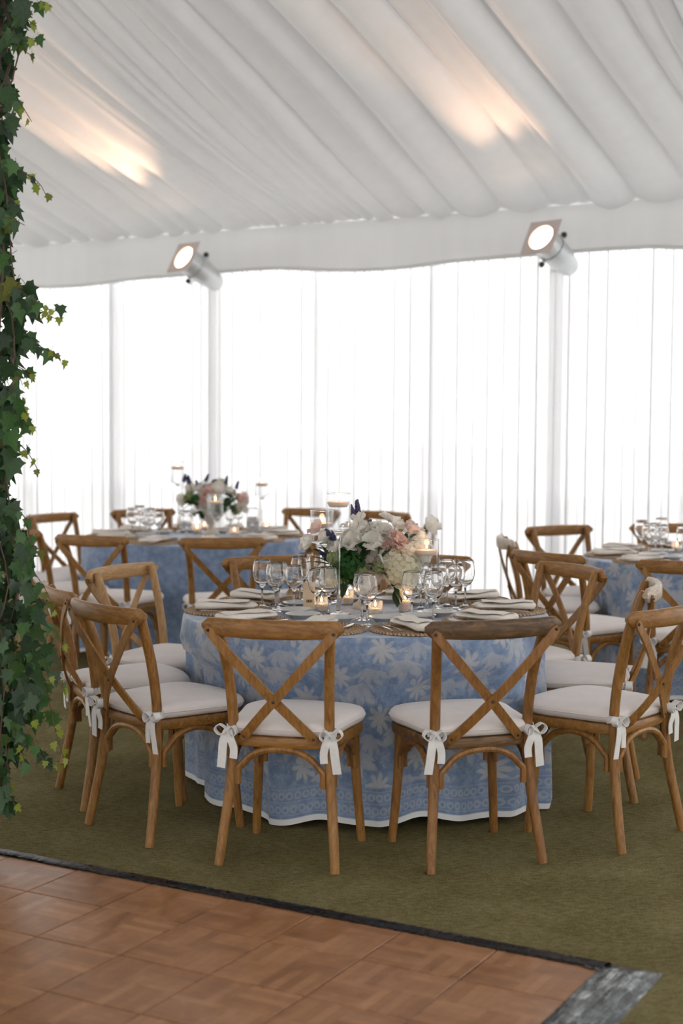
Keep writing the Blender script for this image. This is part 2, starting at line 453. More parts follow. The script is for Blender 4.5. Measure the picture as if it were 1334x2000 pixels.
#==SETTING==
# ------------------------------------------------------------------ the tent: wall line, eave, slope
D1 = Vector((math.cos(.5137), -math.sin(.5137), 0)); ND = Vector((-math.sin(.5137), -math.cos(.5137), 0))  # ND points into the tent
W0 = Vector((1.527, 10.75, 0)); EAVE, SLOPE = 3.05, .358
def wp(t, d, z): return W0 + D1*t + ND*d + Vector((0, 0, z))
def struct(o): o['kind'] = 'structure'; return o

b = MB(); b.grid(lambda i, j: tuple(wp(-9+16*i/8, -.25+13*j/8, 0)), 9, 9)
struct(b.build('floor', M_CARPET))
b = MB(); b.add([(-60, -40, -.03), (60, -40, -.03), (60, 80, -.03), (-60, 80, -.03)], [(0, 1, 2, 3)])
struct(b.build('ground_outside', M_BLOWN_GROUND))

# ceiling liner: pleats run from eave to ridge
def pleats():
    rnd = random.Random(3); out = []; t = -10.0
    while t < 8.0:
        w = rnd.choice((rnd.uniform(.07, .14), rnd.uniform(.10, .24), rnd.uniform(.20, .44))); out.append((t, w, rnd.uniform(.35, 1.0), rnd.uniform(-.10, .10))); t += w
    return out
PL = pleats()
def ceil_cols():
    cols = []
    for t, w, a, sk in PL:
        for k, (fx, h) in enumerate(((0, 0), (.10, .30), (.24, .72), (.42, 1.0), (.62, .9), (.80, .52), (.92, .18))):
            cols.append((t+fx*w, -h*a*min(w, .30)*.52, sk))
    return cols
CC = ceil_cols()
RIDGE = 6.1
def ceil_pt(i, j, side):
    t, h, sk = CC[i]; NR = 16
    f = j/(NR-1); d = RIDGE*f if side == 0 else RIDGE + RIDGE*f
    zz = EAVE + SLOPE*(d if side == 0 else 2*RIDGE-d)
    gather = .35 + .65*min(1, (d if side == 0 else 2*RIDGE-d)/1.2)
    sag = -.10*math.sin(PI*f)
    wob = .05*math.sin(d*1.3+i*.05)+sk*.35*d*.3
    p = wp(t+wob, d, zz+sag); nrm = ND*(-SLOPE if side == 0 else SLOPE)+Vector((0, 0, 1)); nrm.normalize()
    return tuple(p + nrm*(h*gather))
b = MB(); b.grid(lambda i, j: ceil_pt(i, j, 0), len(CC), 16)
struct(b.build('ceiling', M_CEIL, sharp=180))
b = MB(); b.grid(lambda i, j: ceil_pt(i, j, 1), len(CC), 16)
struct(b.build('ceiling_front_slope', M_CEIL, sharp=180))

# back wall: posts, sill band and sheer curtain panels as its parts
wall = bpy.data.objects.new('wall_back', None); link(wall); struct(wall)
def post(t, w):
    b = MB(); ax = D1*w; ay = ND*.05; vs = []
    for z in (0, EAVE):
        for sx, sy in ((-1, -1), (1, -1), (1, 1), (-1, 1)): vs.append(tuple(wp(t, -.12, z)+ax*sx+ay*sy))
    b.add(vs, [(0, 3, 2, 1), (4, 5, 6, 7), (0, 1, 5, 4), (1, 2, 6, 5), (2, 3, 7, 6), (3, 0, 4, 7)])
    return b.build('post', M_POST, wall, smooth=False)
for t in range(-8, 6): post(t, .055 if t % 3 == 0 else .030)
b = MB(); vs = []
for t in (-9, 6):
    for z, d in ((.90, -.10), (1.03, -.10), (1.03, -.14), (.90, -.14)): vs.append(tuple(wp(t, d, z)))
b.add(vs, [(0, 1, 5, 4), (1, 2, 6, 5), (2, 3, 7, 6), (3, 0, 4, 7)])
b.build('sill_band', M_LOWER, wall, smooth=False)
b = MB(); b.grid(lambda i, j: tuple(wp(-9+15*i/60, -.16+.01*math.sin(i*1.7), .0+.92*j)), 61, 2); b.build('lower_panel', M_LOWER, wall, sharp=180)
def curtain(t0, t1, seed):
    rnd = random.Random(seed); L = t1-t0; cols = []; ph = 0.0; t = 0.0
    while t < L:
        w = rnd.uniform(.085, .16); w = min(w, L-t+.001); a = rnd.uniform(.018, .040)
        for k in range(8):
            p = 2*PI*k/8
            cols.append((t+w*k/8 + .185*w*math.sin(2*p), a*math.sin(p)))
        t += w
    cols.append((L, 0)); nr = 7; lean = rnd.uniform(-.02, .045)
    def fn(i, j):
        f = j/(nr-1); s, y = cols[i]; z = .012 + (EAVE-.06)*f
        spread = 1+.25*(1-f)
        return tuple(wp(t0+s+lean*(1-f)*math.sin(PI*s/L)-.02*(1-f), .0 + y*spread, z))
    b = MB(); b.grid(fn, len(cols), nr); return b.build('curtain_panel', M_SHEER, wall, sharp=180)
for k in range(-8, 5): curtain(k, k+1.0, k+100)
# valance along the eave
def val_fn(i, j):
    t = -9+15*i/300; f = j/5
    low = 2.735 + .012*math.sin(t*2.1+.5) - .035*max(0, math.cos((t+1.5)*2*PI/3))
    y = .11 + .012*math.sin(t*9+math.sin(t*3)*2)*f
    return tuple(wp(t, y, EAVE+.02+(low-EAVE-.02)*f))
b = MB(); b.grid(val_fn, 301, 6)
struct(b.build('trim_1', M_VAL, sharp=180))
b = MB(); b.sweep([wp(-9+15*i/100, .115, 2.735+.012*math.sin((-9+15*i/100)*2.1+.5)-.035*max(0, math.cos((-9+15*i/100+1.5)*2*PI/3))) for i in range(101)],
                  [(-.006, -.014), (.006, -.014), (.006, .014), (-.006, .014)])
struct(b.build('trim_2', M_VAL, sharp=30))

# the far sides of the tent behind the camera and at both ends, hung with the same liner
for nm, pts in (('wall_front', [(-9, 12.3), (7, 12.3)]), ('wall_left', [(-9, 0), (-9, 12.3)]), ('wall_right', [(7, 0), (7, 12.3)])):
    b = MB(); (a0, b0), (a1, b1) = pts
    def wf(i, j):
        f = i/160; d = b0+(b1-b0)*f; top = EAVE+SLOPE*max(0, min(d, 12.2-d))
        pl_ = .03*math.sin(f*160*.9)
        return tuple(wp(a0+(a1-a0)*f+(pl_ if a0 == a1 else 0), d+(pl_ if a0 != a1 else 0), .02+(top-.02)*j/2))
    b.grid(wf, 161, 3); struct(b.build(nm, M_LINER, sharp=180))

# dance floor
CELL = .31341; DO = Vector((-1.03777, 4.80705, 0)); RZ = -.5137
def dp(i, j, z=0.0): return DO + D1*(i*CELL) + ND*(j*CELL) + Vector((0, 0, z))
dance = thing('dance_floor', 'portable parquet dance floor of square wooden tiles in the foreground', 'dance floor', (0, 0, 0))
b = MB(); h = CELL/2-.0022
b.add([(-h, -h, 0), (h, -h, 0), (h, h, 0), (-h, h, 0), (-h, -h, .017), (h, -h, .017), (h, h, .017), (-h, h, .017),
       (-h+.002, -h+.002, .019), (h-.002, -h+.002, .019), (h-.002, h-.002, .019), (-h+.002, h-.002, .019)],
      [(0, 1, 5, 4), (1, 2, 6, 5), (2, 3, 7, 6), (3, 0, 4, 7), (4, 5, 9, 8), (5, 6, 10, 9), (6, 7, 11, 10), (7, 4, 8, 11), (8, 9, 10, 11)])
tile_me = b.mesh('parquet_tile', M_PARQ, 20, False)
rnd = random.Random(5)
for i in range(-4, 6):
    for j in range(-1, 6):
        c = dp(i+.5, j+.5)
        if c.y < 1.2: continue
        o = bpy.data.objects.new('parquet_tile', tile_me); link(o, dance)
        o.location = c + Vector((0, 0, rnd.uniform(-.0006, .0006)-.0005)); o.rotation_euler = (0, 0, RZ + (PI/2)*rnd.randrange(4))
b = MB(); b.add([tuple(dp(-4, -1, .004)), tuple(dp(6, -1, .004)), tuple(dp(6, 6, .004)), tuple(dp(-4, 6, .004))], [(3, 2, 1, 0)])
b.build('underlay', M_TRIM, dance)
def ramp_piece(a0, a1, along_i, mat, inner, outer, name):
    """bevelled edge strip with uneven surface; runs along i (far edge) or along j (side edge)"""
    n = 40; rr = random.Random(a0 if isinstance(a0, int) else int(a0*10)); prof = ((0, .0205), (.05, .0240), (.52, .0240), (.76, .016), (1, .001))
    def fn(i, k):
        a = a0+(a1-a0)*i/n; s, z = prof[k]; q = inner+(outer-inner)*s + rr.uniform(-.006, .006)
        z += rr.uniform(-.0008, .0008)
        return tuple(dp(a, q, z)) if along_i else tuple(dp(q, a, z))
    b = MB(); b.grid(fn, n+1, 5); return b.build(name, mat, dance)
for a in range(-5, 6, 1): ramp_piece(a, a+1 if a < 5 else 6.02, True, M_TRIM, -.835, -1.15, 'edge_ramp')
for a in range(0, 6): ramp_piece(a-.83 if a == 0 else a, a+1, False, M_TAPE, 6.0, 6.5, 'side_ramp')
b = MB()
def crn(i, k):
    a = 5.86+(6.5-5.86)*i/12; q = -.80+(-1.155+.80)*k/8
    e = max((a-6.0)/.5, (-.835-q)/.32, 0)
    return tuple(dp(a, q, .0235-.0215*min(1, e)+random.uniform(-.0004, .0004)))
b.grid(crn, 13, 9); b.build('corner_tape', M_TAPE, dance)

#==CHAIRS==
def chair_proto(woods, name='crossback_chair'):
    wood, woodx = woods
    R = thing(name, 'x', 'chair')
    lean = [(0, -.252), (.10, -.232), (.28, -.200), (.44, -.189), (.55, -.194), (.68, -.218), (.79, -.252), (.872, -.281)]
    xs = [.212, .203, .184, .176, .177, .183, .194, .202]
    for s in (-1, 1):
        p = smooth_path([(s*x, y, z) for (z, y), x in zip(lean, xs)], 4)
        rr = [.0165+.0025*min(1, k/8) for k in range(len(p))]; rr[-1] = .0145
        MB().tube(p, rr, 10).build('rear_leg', wood, R)
        p = smooth_path([(s*.206, .172, 0), (s*.198, .160, .12), (s*.188, .150, .28), (s*.184, .147, .44)], 4)
        MB().tube(p, [.0160+.003*k/12 for k in range(len(p))], 10).build('front_leg', wood, R)
    # top rail, bowed back in the middle
    n = 22; path = []; sc = []
    for k in range(n+1):
        u = -1+2*k/n; x = .252*u
        path.append((x, -.337+.052*u*u, .856+.003*u*u))
        e = math.sqrt(max(0.0, 1-max(0, (abs(u)-.90)/.10)**2)); sc.append((1.0-.25*abs(u)**6, (.30+.70*e)*(1-.16*u*u)))
    shape = []
    for k in range(14):
        a = 2*PI*k/14; ca, sa = math.cos(a), math.sin(a)
        shape.append((.0155*math.copysign(abs(ca)**.6, ca), .034*math.copysign(abs(sa)**.6, sa)))
    rail = MB().sweep(path, shape, (0, 0, 1), sc).build('top_rail', woodx, R)
    riv = MB(); riv.ball((0, 0, 0), (.006, .004, .006), 8, 4); rm = riv.mesh('rivet', M_RIVET)
    def rivet(par, loc):
        o = bpy.data.objects.new('rivet', rm); link(o, par); o.location = loc
    for s in (-1, 1):
        off = -.004 if s > 0 else .006
        p = smooth_path([(s*.232, -.314, .854), (s*.16, -.314+off*.5, .772), (s*.06, -.294+off, .662), (0, -.278+off, .598), (-s*.07, -.250+off, .522), (-s*.135, -.214, .450)], 4)
        sh = [(.005, -.016), (.005, .016), (-.005, .016), (-.005, -.016)]
        br = MB().sweep(p, sh, (0, -1, 0.05), None) if False else None
        b = MB(); vs = []
        for k, q in enumerate(p):
            t = (p[min(k+1, len(p)-1)]-p[max(k-1, 0)]).normalized(); nn = Vector((0, -1, 0)); nn = (nn - t*nn.dot(t)).normalized(); sd = t.cross(nn)
            w = .0165 if 0 < k < len(p)-1 else .010
            for a_, b_ in ((-w, -.0045), (w, -.0045), (w, .0045), (-w, .0045)): vs.append(tuple(q+sd*a_+nn*b_))
        fs = [(3, 2, 1, 0), tuple(range(len(vs)-4, len(vs)))]
        for k in range(len(p)-1):
            for m in range(4): fs.append((k*4+m, k*4+(m+1) % 4, (k+1)*4+(m+1) % 4, (k+1)*4+m))
        b.add(vs, fs); o = b.build('cross_brace', wood, R, 30)
        rivet(o, (s*.224, -.320, .845)); rivet(o, (-s*.126, -.223, .460))
        if s > 0: rivet(o, (0, -.288, .598))
    # seat ring and cushion share an outline: wider at the front, rounded corners
    ctrl = [(-.150, -.200), (0, -.212), (.150, -.200), (.188, -.150), (.208, 0), (.222, .120), (.185, .195), (.09, .222), (0, .228), (-.09, .222), (-.185, .195), (-.222, .120), (-.208, 0), (-.188, -.150)]
    P = []
    m = len(ctrl)
    for k in range(m):
        a, b_, c, d = (Vector((*ctrl[(k+q) % m], 0)) for q in (-1, 0, 1, 2))
        for q in range(4):
            t = q/4; P.append(0.5*((2*b_)+(c-a)*t+(2*a-5*b_+4*c-d)*t*t+(3*b_-a-3*c+d)*t**3))
    def loft(rings, closed_bottom=True):
        b = MB(); N = len(P); vs = []
        for sc_, z in rings:
            for q in P: vs.append((q.x*sc_, (q.y-.008)*sc_+.008, z))
        fs = []
        for j in range(len(rings)-1):
            for k in range(N): fs.append((j*N+k, j*N+(k+1) % N, (j+1)*N+(k+1) % N, (j+1)*N+k))
        fs.append(tuple(range(N-1, -1, -1))); fs.append(tuple(range((len(rings)-1)*N, len(rings)*N)))
        b.add(vs, fs); return b
    loft([(.95, .418), (.985, .421), (1.0, .428), (1.0, .448), (.985, .456), (.95, .459)]).build('seat_frame', WOODS['h'][1] if woodx.name.startswith('whit') else woodx, R)
    cu = loft([(.93, .4605), (.985, .464), (1.022, .474), (1.036, .486), (1.022, .498), (.985, .507), (.90, .514), (.72, .519), (.45, .521), (.15, .522)]).build('cushion', M_CUSH, R, 60)
    # piping seam round the cushion
    seam = [(q.x*1.036, (q.y-.008)*1.036+.008, .486) for q in P]; seam.append(seam[0])
    MB().tube(seam, .0022, 5, up=(0, 0, 1)).build('seam', M_CUSH, cu)
    # bentwood arches under the seat
    def arch(p0, p1, inset=.026, top=.408, low=.285):
        a, c = Vector(p0), Vector(p1); d = (c-a); L = d.length; d.normalize(); pts = []
        for s, z in ((inset, low), (inset, low+.05), (inset+.012, .350), (inset+.05, .388), (inset+.10, top), (L/2, top+.006)):
            pts.append(a+d*s+Vector((0, 0, z)))
        for s, z in reversed(((inset, low), (inset, low+.05), (inset+.012, .350), (inset+.05, .388), (inset+.10, top))):
            pts.append(c-d*s+Vector((0, 0, z)))
        p = smooth_path(pts, 3); MB().tube(p, .0125, 8, up=tuple(Vector((-d.y, d.x, 0)))).build('bentwood_arch', wood, R)
    arch((-.182, -.200, 0), (.182, -.200, 0)); arch((-.190, .152, 0), (.190, .152, 0))
    for s in (-1, 1): arch((s*.186, -.196, 0), (s*.190, .150, 0), .028)
    # ribbon ties
    for s in (-1, 1):
        b = MB(); cx, cy, cz = s*.176, -.187, .478; ring = []
        for k in range(13):
            a = 2*PI*k/12; ring.append((cx+.0235*math.cos(a), cy+.0235*math.sin(a), cz+.004*math.sin(a*2+1)))
        rb = lambda pts, w=.015, up=(0, 1, .2), face=False: b.sweep(smooth_path(pts, 4), [(-w, -.0012), (w, -.0012), (w, .0012), (-w, .0012)] if face else [(-.0012, -w), (.0012, -w), (.0012, w), (-.0012, w)], up)
        b.sweep(ring, [(-.0015, -.013), (.0015, -.013), (.0015, .013), (-.0015, .013)], (0, 0, 1))
        kx, ky, kz = cx+s*.010, cy-.026, cz
        b.ball((kx, ky, kz), (.012, .010, .012), 8, 6)
        o_ = s
        rb([(kx, ky, kz), (kx+o_*.030, ky-.010, kz+.020), (kx+o_*.046, ky-.012, kz+.002), (kx+o_*.026, ky-.012, kz-.016), (kx, ky-.004, kz)], .0125, (0, 1, 0))
        rb([(kx, ky, kz), (kx-o_*.022, ky-.012, kz+.016), (kx-o_*.034, ky-.014, kz-.006), (kx-o_*.018, ky-.012, kz-.020), (kx, ky-.004, kz)], .0125, (0, 1, 0))
        rb([(kx, ky, kz), (kx+o_*.014, ky-.014, kz-.035), (kx+o_*.020, ky-.012, kz-.085), (kx+o_*.026, ky-.008, kz-.135)], .0155, (0, 1, 0), True)
        rb([(kx, ky, kz), (kx-o_*.012, ky-.014, kz-.030), (kx-o_*.022, ky-.010, kz-.065), (kx-o_*.020, ky-.010, kz-.100)], .014, (0, 1, 0), True)
        # strap back to the cushion corner
        rb([(cx-s*.004, cy+.020, cz), (cx-s*.016, cy+.038, cz+.006), (cx-s*.03, cy+.055, cz+.010)], .008, (0, 0, 1))
        b.build('tie_ribbon', M_TIE, cu, 60)
    return R
CHAIRS = []
CH = {k: chair_proto(v) for k, v in WOODS.items()}
def chair(kind, x, y, fx, fy, label, group):
    """x, y: middle of the rear feet on the floor; fx, fy: direction the chair faces"""
    L = math.hypot(fx, fy); fx, fy = fx/L, fy/L; rz = math.atan2(-fx, fy)
    CHAIRS.append((Vector((x+fx*.252, y+fy*.252, 0)), Vector((fx, fy, 0))))
    return place(CH[kind], USED, (x+fx*.252, y+fy*.252, 0), rz, label, group)
T1 = Vector((.10, 6.22, 0)); T2 = Vector((-1.0, 10.14, 0)); T3 = Vector((2.19, 8.67, 0)); TR = .765; TZ = .762
G1, G2, G3 = 'chairs round the patterned front table', 'chairs round the plain blue rear table', 'chairs round the table at the right edge'
chair('h', -.228, 5.10, .106, .419, 'honey-brown cross-back chair, back to camera, left of the two nearest chairs', G1)
chair('d', .512, 5.11, -.13, .41, 'cross-back chair with dark-worn top rail, right of the two nearest chairs', G1)
chair('h', -.845, 5.525, .31, .269, 'cross-back chair turned right at the front table, just left of the nearest pair', G1)
chair('h', -1.12, 6.06, .38, .17, 'cross-back chair half behind the hanging ivy at the front table', G1)
chair('p', -.985, 6.86, .85, -.50, 'pale wooden cross-back chair at the front table, far left, facing right', G1)
chair('h', -.336, 7.30, .30, -.95, 'cross-back chair behind the front table, left of the flowers, facing camera', G1)
chair('h', .40, 7.36, -.22, -.95, 'cross-back chair behind the front table, mostly hidden right of the flowers', G1)
chair('h', 1.035, 6.90, -.87, -.50, 'cross-back chair at the front table, far right side, facing left with backrest forward', G1)
chair('w', 1.245, 6.20, -1, .22, 'cross-back chair seen edge-on with whitish worn rail end, right of front table', G1)
chair('h', 1.16, 5.44, -.334, .311, 'cross-back chair cut by the right edge at the front table, cushion in full view', G1)
A2 = [(-1.45, 8.72, .42, 1.0, 'cross-back chair at the rear table, back to camera, above the pale chair'),
      (-.69, 8.56, -.10, 1, 'cross-back chair centred before the rear table, back square to camera'),
      (-.03, 8.82, -.62, 1, 'cross-back chair before the rear table, partly hidden by the front centrepiece'),
      (.56, 10.02, -1, .10, 'cross-back chair seen edge-on at the right of the rear table'),
      (.29, 10.80, -.75, -.75, 'cross-back chair behind the flowers, far right of the rear table'),
      (-.25, 11.16, -.5, -.95, 'cross-back chair behind the rear table, only a sliver of rail beside the candle'),
      (-1.47, 11.08, .45, -1, 'cross-back chair at the back of the rear table by the curtains, above stemware'),
      (-2.04, 10.58, .70, -.52, 'cross-back chair at the left back of the rear table against bright curtain'),
      (-2.27, 9.90, 1, 0, 'cross-back chair left of the rear table, hidden mostly behind ivy'),
      (-1.95, 9.25, .95, .70, 'cross-back chair at the rear table, rail end emerging right of the ivy')]
for x, y, fx, fy, lb in A2: chair('h', x, y, fx, fy, lb, G2)
A3 = [(1.69, 7.18, .25, 1, 'cross-back chair at the right-hand table, back to camera, cut by right edge'),
      (1.09, 7.62, .75, .62, 'cross-back chair at the right-hand table, tilted rail in front of the white curtain'),
      (1.0, 8.57, 1, .02, 'cross-back chair seen from the side, leftmost at the right-hand table'),
      (1.40, 9.38, .42, -.9, 'cross-back chair facing camera at the back of the right-hand table'),
      (2.12, 9.56, 0, -1, 'cross-back chair behind the right-hand table beyond the two wine glasses')]
for x, y, fx, fy, lb in A3: chair('w' if x == 1.0 else 'h', x, y, fx, fy, lb, G3)

#==TABLES==
def table(c, mat, label, cloth_label, seed):
    R = thing('round_table', label, 'table', c)
    b = MB(); b.lathe([(.0, .735), (.745, .735), (.752, .740), (.752, .752), (.745, .756), (0, .756)], 48); b.build('table_top', M_WOOD, R)
    for k in range(4):
        a = PI/4+PI/2*k
        MB().tube([(.36*math.cos(a), .36*math.sin(a), 0), (.34*math.cos(a), .34*math.sin(a), .738)], .016, 8).build('leg', M_RIVET, R)
    rnd = random.Random(seed); ks = [(rnd.randrange(9, 13), rnd.uniform(0, 6.3), .014), (rnd.randrange(17, 23), rnd.uniform(0, 6.3), .012), (rnd.randrange(27, 36), rnd.uniform(0, 6.3), .006)]
    N = 360; rows = [(r_, None) for r_ in (0.02, .2, .4, .6, .72, .75)] + [(None, v) for v in (0, .004, .012, .025, .05, .09, .14, .20, .27, .34, .41, .48, .55, .61, .66, .695, .72, .742)]
    vs, uvs = [], []
    for r_, v in rows:
        for i in range(N+1):
            a = 2*PI*i/N
            if r_ is not None:
                vs.append((r_*math.cos(a), r_*math.sin(a), TZ)); uvs.append((r_*math.cos(a)*.95+3, r_*math.sin(a)*.95-2.0+.0)); continue
            g = min(1, v/.5)**.8; fold = 0
            for k, ph, am in ks: fold += am*(math.sin(k*a+ph+.5*math.sin(2*a+ph)))
            hemz = .012+.022*(.5+.5*math.sin(3*a+ks[0][1]))+.012*math.sin(11*a+ks[1][1])
            rr = TR-.006+.006*min(1, v/.012) + g*(.012+fold*1.7) + .03*v
            ez = TZ-max(0, v-.003)*(TZ-hemz-.004)/.739
            if v > .7: rr += .014*math.sin(7*a+ks[2][1])*(v-.7)/.04
            # the cloth is pushed in by seats that reach under the table
            u_ = Vector((math.cos(a), math.sin(a), 0)); near = min(1, max(0, (.66-ez)/.12)); near = near*near*(3-2*near); lim = rr
            for co, fd in CHAIRS:
                rel = co+fd*.262-Vector(c)
                if rel.length > 1.3: continue
                sd_ = Vector((fd.y, -fd.x, 0)); den = u_.dot(fd)
                if den > -.3: continue
                hit = rel.dot(fd)/den            # where the ray from the table centre meets the line of the seat front
                if hit <= .3: hit = .3
                lat = abs((u_*hit-rel).dot(sd_)); w_ = 1-min(1, max(0, (lat-.235)/.13)); w_ = w_*w_*(3-2*w_)
                if hit < rr: lim = min(lim, rr+(hit-.012*math.sin(19*a)-.012-rr)*w_)
            rr += (lim-rr)*near
            vs.append((rr*math.cos(a), rr*math.sin(a), ez)); uvs.append((a*TR, v))
    fs = []; n1 = N+1
    for j in range(len(rows)-1):
        for i in range(N): fs.append((j*n1+i, (j+1)*n1+i, (j+1)*n1+i+1, j*n1+i+1))
    me = bpy.data.meshes.new('tablecloth'); me.from_pydata(vs, [], fs); me.materials.append(mat)
    ul = me.uv_layers.new(name='UVMap')
    for p in me.polygons:
        for li in p.loop_indices: ul.data[li].uv = uvs[me.loops[li].vertex_index]
    me.polygons.foreach_set('use_smooth', [True]*len(me.polygons)); me.update()
    o = link(bpy.data.objects.new('tablecloth', me)); o.location = c
    tag(o, cloth_label, 'tablecloth')
table(T1, M_CLOTH, 'round banquet table under the patterned cloth in front', 'blue and cream floral tablecloth with white hem on the front table', 11)
table(T2, M_CLOTH2, 'round banquet table under the plain blue cloth at the rear', 'plain dusty blue tablecloth on the rear table', 12)
table(T3, M_CLOTH, 'round banquet table under the cloth at the right edge', 'blue floral tablecloth on the table cut by the right edge', 13)

# ---- table ware prototypes
def proto_mat():
    prof = [(0, 0)]; b = MB()
    for k in range(10):
        r0 = .015+.0148*k
        prof += [(r0, .0035), (r0+.0074, .0065), (r0+.0138, .0038)]
    prof += [(.1665, .0055), (.171, .0105), (.1765, .0075), (.177, .003), (.172, .0006)]
    b.lathe(prof, 48); return tag(b.build('placemat', M_MAT), 'x', 'placemat')
def proto_napkin():
    R = thing('napkin', 'x', 'napkin'); b = MB(); n = 22; m = 16; rr = random.Random(4)
    def fn(i, j):
        u = j/(n-1); a = 2*PI*i/m
        w = .058-.014*u+.005*math.sin(u*9); h = .014+.004*math.sin(u*5+1)
        e = min(1, (u/.06)**.5 if u < .06 else 1)*min(1, ((1-u)/.10)**.5 if u > .90 else 1); w *= max(.04, e); h *= max(.15, e)
        ca, sa = math.cos(a), math.sin(a)
        x = w*math.copysign(abs(ca)**.7, ca)+.006*math.sin(u*6)
        z = .016+h*math.copysign(abs(sa)**.8, sa)+(.0025*math.sin(x*140+u*7) if sa > 0 else 0)
        return (x, -.135+.27*u, max(.0012, z))
    b.grid(fn, m, n, True); b.build('folded_roll', M_NAP, R, 180)
    b = MB()
    b.grid(lambda i, j: (-.05+.088*i/5+.004*math.sin(j*.8), -.12+.215*j/10, .033+.004*math.cos((i-2.5)*.6)+.0025*math.sin(j*.9+i)), 6, 11); b.build('top_fold', M_NAP, R, 180)
    return R
def proto_fork():
    R = thing('fork', 'x', 'fork')
    p = smooth_path([(0, -.10, .003), (0, -.06, .006), (0, 0, .0045), (0, .035, .003)], 4)
    MB().sweep(p, [(-.0055, -.0012), (.0055, -.0012), (.0055, .0012), (-.0055, .0012)], (0, 0, 1), [(1.1-.6*k/len(p), 1) for k in range(len(p))]).build('handle', M_STEEL, R, 60)
    b = MB(); b.sweep([(0, .033, .003), (0, .042, .003), (0, .055, .004)], [(-.011, -.001), (.011, -.001), (.011, .001), (-.011, .001)], (0, 0, 1), [(.35, 1), (.85, 1), (1, 1)])
    for k in range(4):
        x = -.0095+.0063*k
        b.sweep([(x, .054, .004), (x, .075, .006), (x, .094, .011)], [(-.0016, -.0009), (.0016, -.0009), (.0016, .0009), (-.0016, .0009)], (0, 0, 1), [1, 1, .6])
    b.build('tines', M_STEEL, R, 60); return R
def proto_knife():
    R = thing('knife', 'x', 'knife')
    p = smooth_path([(0, -.11, .004), (0, -.05, .004), (0, .0, .003)], 4)
    MB().sweep(p, [(-.006, -.0028), (.006, -.0028), (.006, .0028), (-.006, .0028)], (0, 0, 1), [(1.15-.35*k/len(p), 1) for k in range(len(p))]).build('handle', M_STEEL, R, 60)
    MB().sweep([(0, 0, .003), (.001, .03, .003), (.002, .08, .003), (-.001, .11, .003), (-.004, .122, .003)], [(-.008, -.0008), (.008, -.0004), (.008, .0004), (-.008, .0008)], (0, 0, 1), [.6, 1, 1, .7, .15]).build('blade', M_STEEL, R, 60)
    return R
def proto_plate():
    b = MB(); b.lathe([(0, .0025), (.040, .0025), (.042, 0), (.045, .0), (.048, .004), (.058, .012), (.072, .0185), (.0735, .020), (.072, .0208), (.058, .0150), (.047, .0085), (.038, .0065), (0, .0062)], 40)
    return tag(b.build('bread_plate', M_PLATE, None, 50), 'x', 'plate')
def proto_glass(h, rb, rr, sh, name):
    """bowl max radius rb, rim radius rr, stem height sh; foot and stem are solid, the bowl is a thin wall"""
    R = thing(name, 'x', 'glass'); bh = h-sh
    outer = [(.005, sh-.004), (.010, sh+.004), (rb*.55, sh+.012), (rb*.82, sh+.028), (rb*.97, sh+.050), (rb, sh+.066), (rb*.985, sh+bh*.62), (rb*.93, sh+bh*.80), (rr+.001, h-.004), (rr, h)]
    t = .0011
    inner = [(rr-t, h), (rr-.0005-t*.6, h-.004), (rb*.93-t, sh+bh*.80), (rb*.985-t, sh+bh*.62), (rb-t, sh+.066), (rb*.97-t, sh+.050), (rb*.82-t, sh+.029), (rb*.55-t, sh+.0145), (.006, sh+.009), (.0002, sh+.0085)]
    MB().lathe(outer+inner, 28).build('bowl', M_GLASS, R, 180)
    b = MB(); b.lathe([(.0002, .0008), (.034, .0008), (.0345, .0018), (.033, .0028), (.016, .0062), (.007, .013), (.0042, .028), (.0036, sh*.6), (.0046, sh-.004), (.0002, sh-.0042)], 20); b.build('stem_and_foot', M_GLASS, R, 180)
    return R
LOOSE = {}
def relax():
    """slide crowded glasses, plates and votives apart on the front table, mostly in depth"""
    for it_ in range(140):
        ks = list(LOOSE)
        for i, a in enumerate(ks):
            for b_ in ks[:i]:
                (pa, ra, wa), (pb, rb_, wb) = LOOSE[a], LOOSE[b_]
                if wa+wb == 0: continue
                need = ra+rb_
                if a[0] == 'glass' and b_[0] == 'glass': need = .083
                d = pa-pb; L = d.length
                if L >= need or {a[0], b_[0]} == {'plate', 'mat'}: continue
                if L < 1e-4: d = Vector((0, .001, 0)); L = .001
                n = Vector((d.x*.45, d.y, 0)); n.normalize(); m = (need-L)*.5
                LOOSE[a][0] = pa+n*m*wa*2/(wa+wb); LOOSE[b_][0] = pb-n*m*wb*2/(wa+wb)
        for a in ks:
            if a[0] in ('glass', 'plate'):
                r_ = LOOSE[a][0]-T1
                mx = .333 if a[0] == 'plate' else .46
                if r_.length > mx: LOOSE[a][0] = T1+r_*(mx/r_.length)
PM, PN, PF, PK, PPL = proto_mat(), proto_napkin(), proto_fork(), proto_knife(), proto_plate()
PG1 = proto_glass(.205, .0415, .0335, .088, 'wine_glass'); PG2 = proto_glass(.190, .0375, .0315, .082, 'wine_glass'); PG3 = proto_glass(.215, .030, .0265, .075, 'champagne_flute')

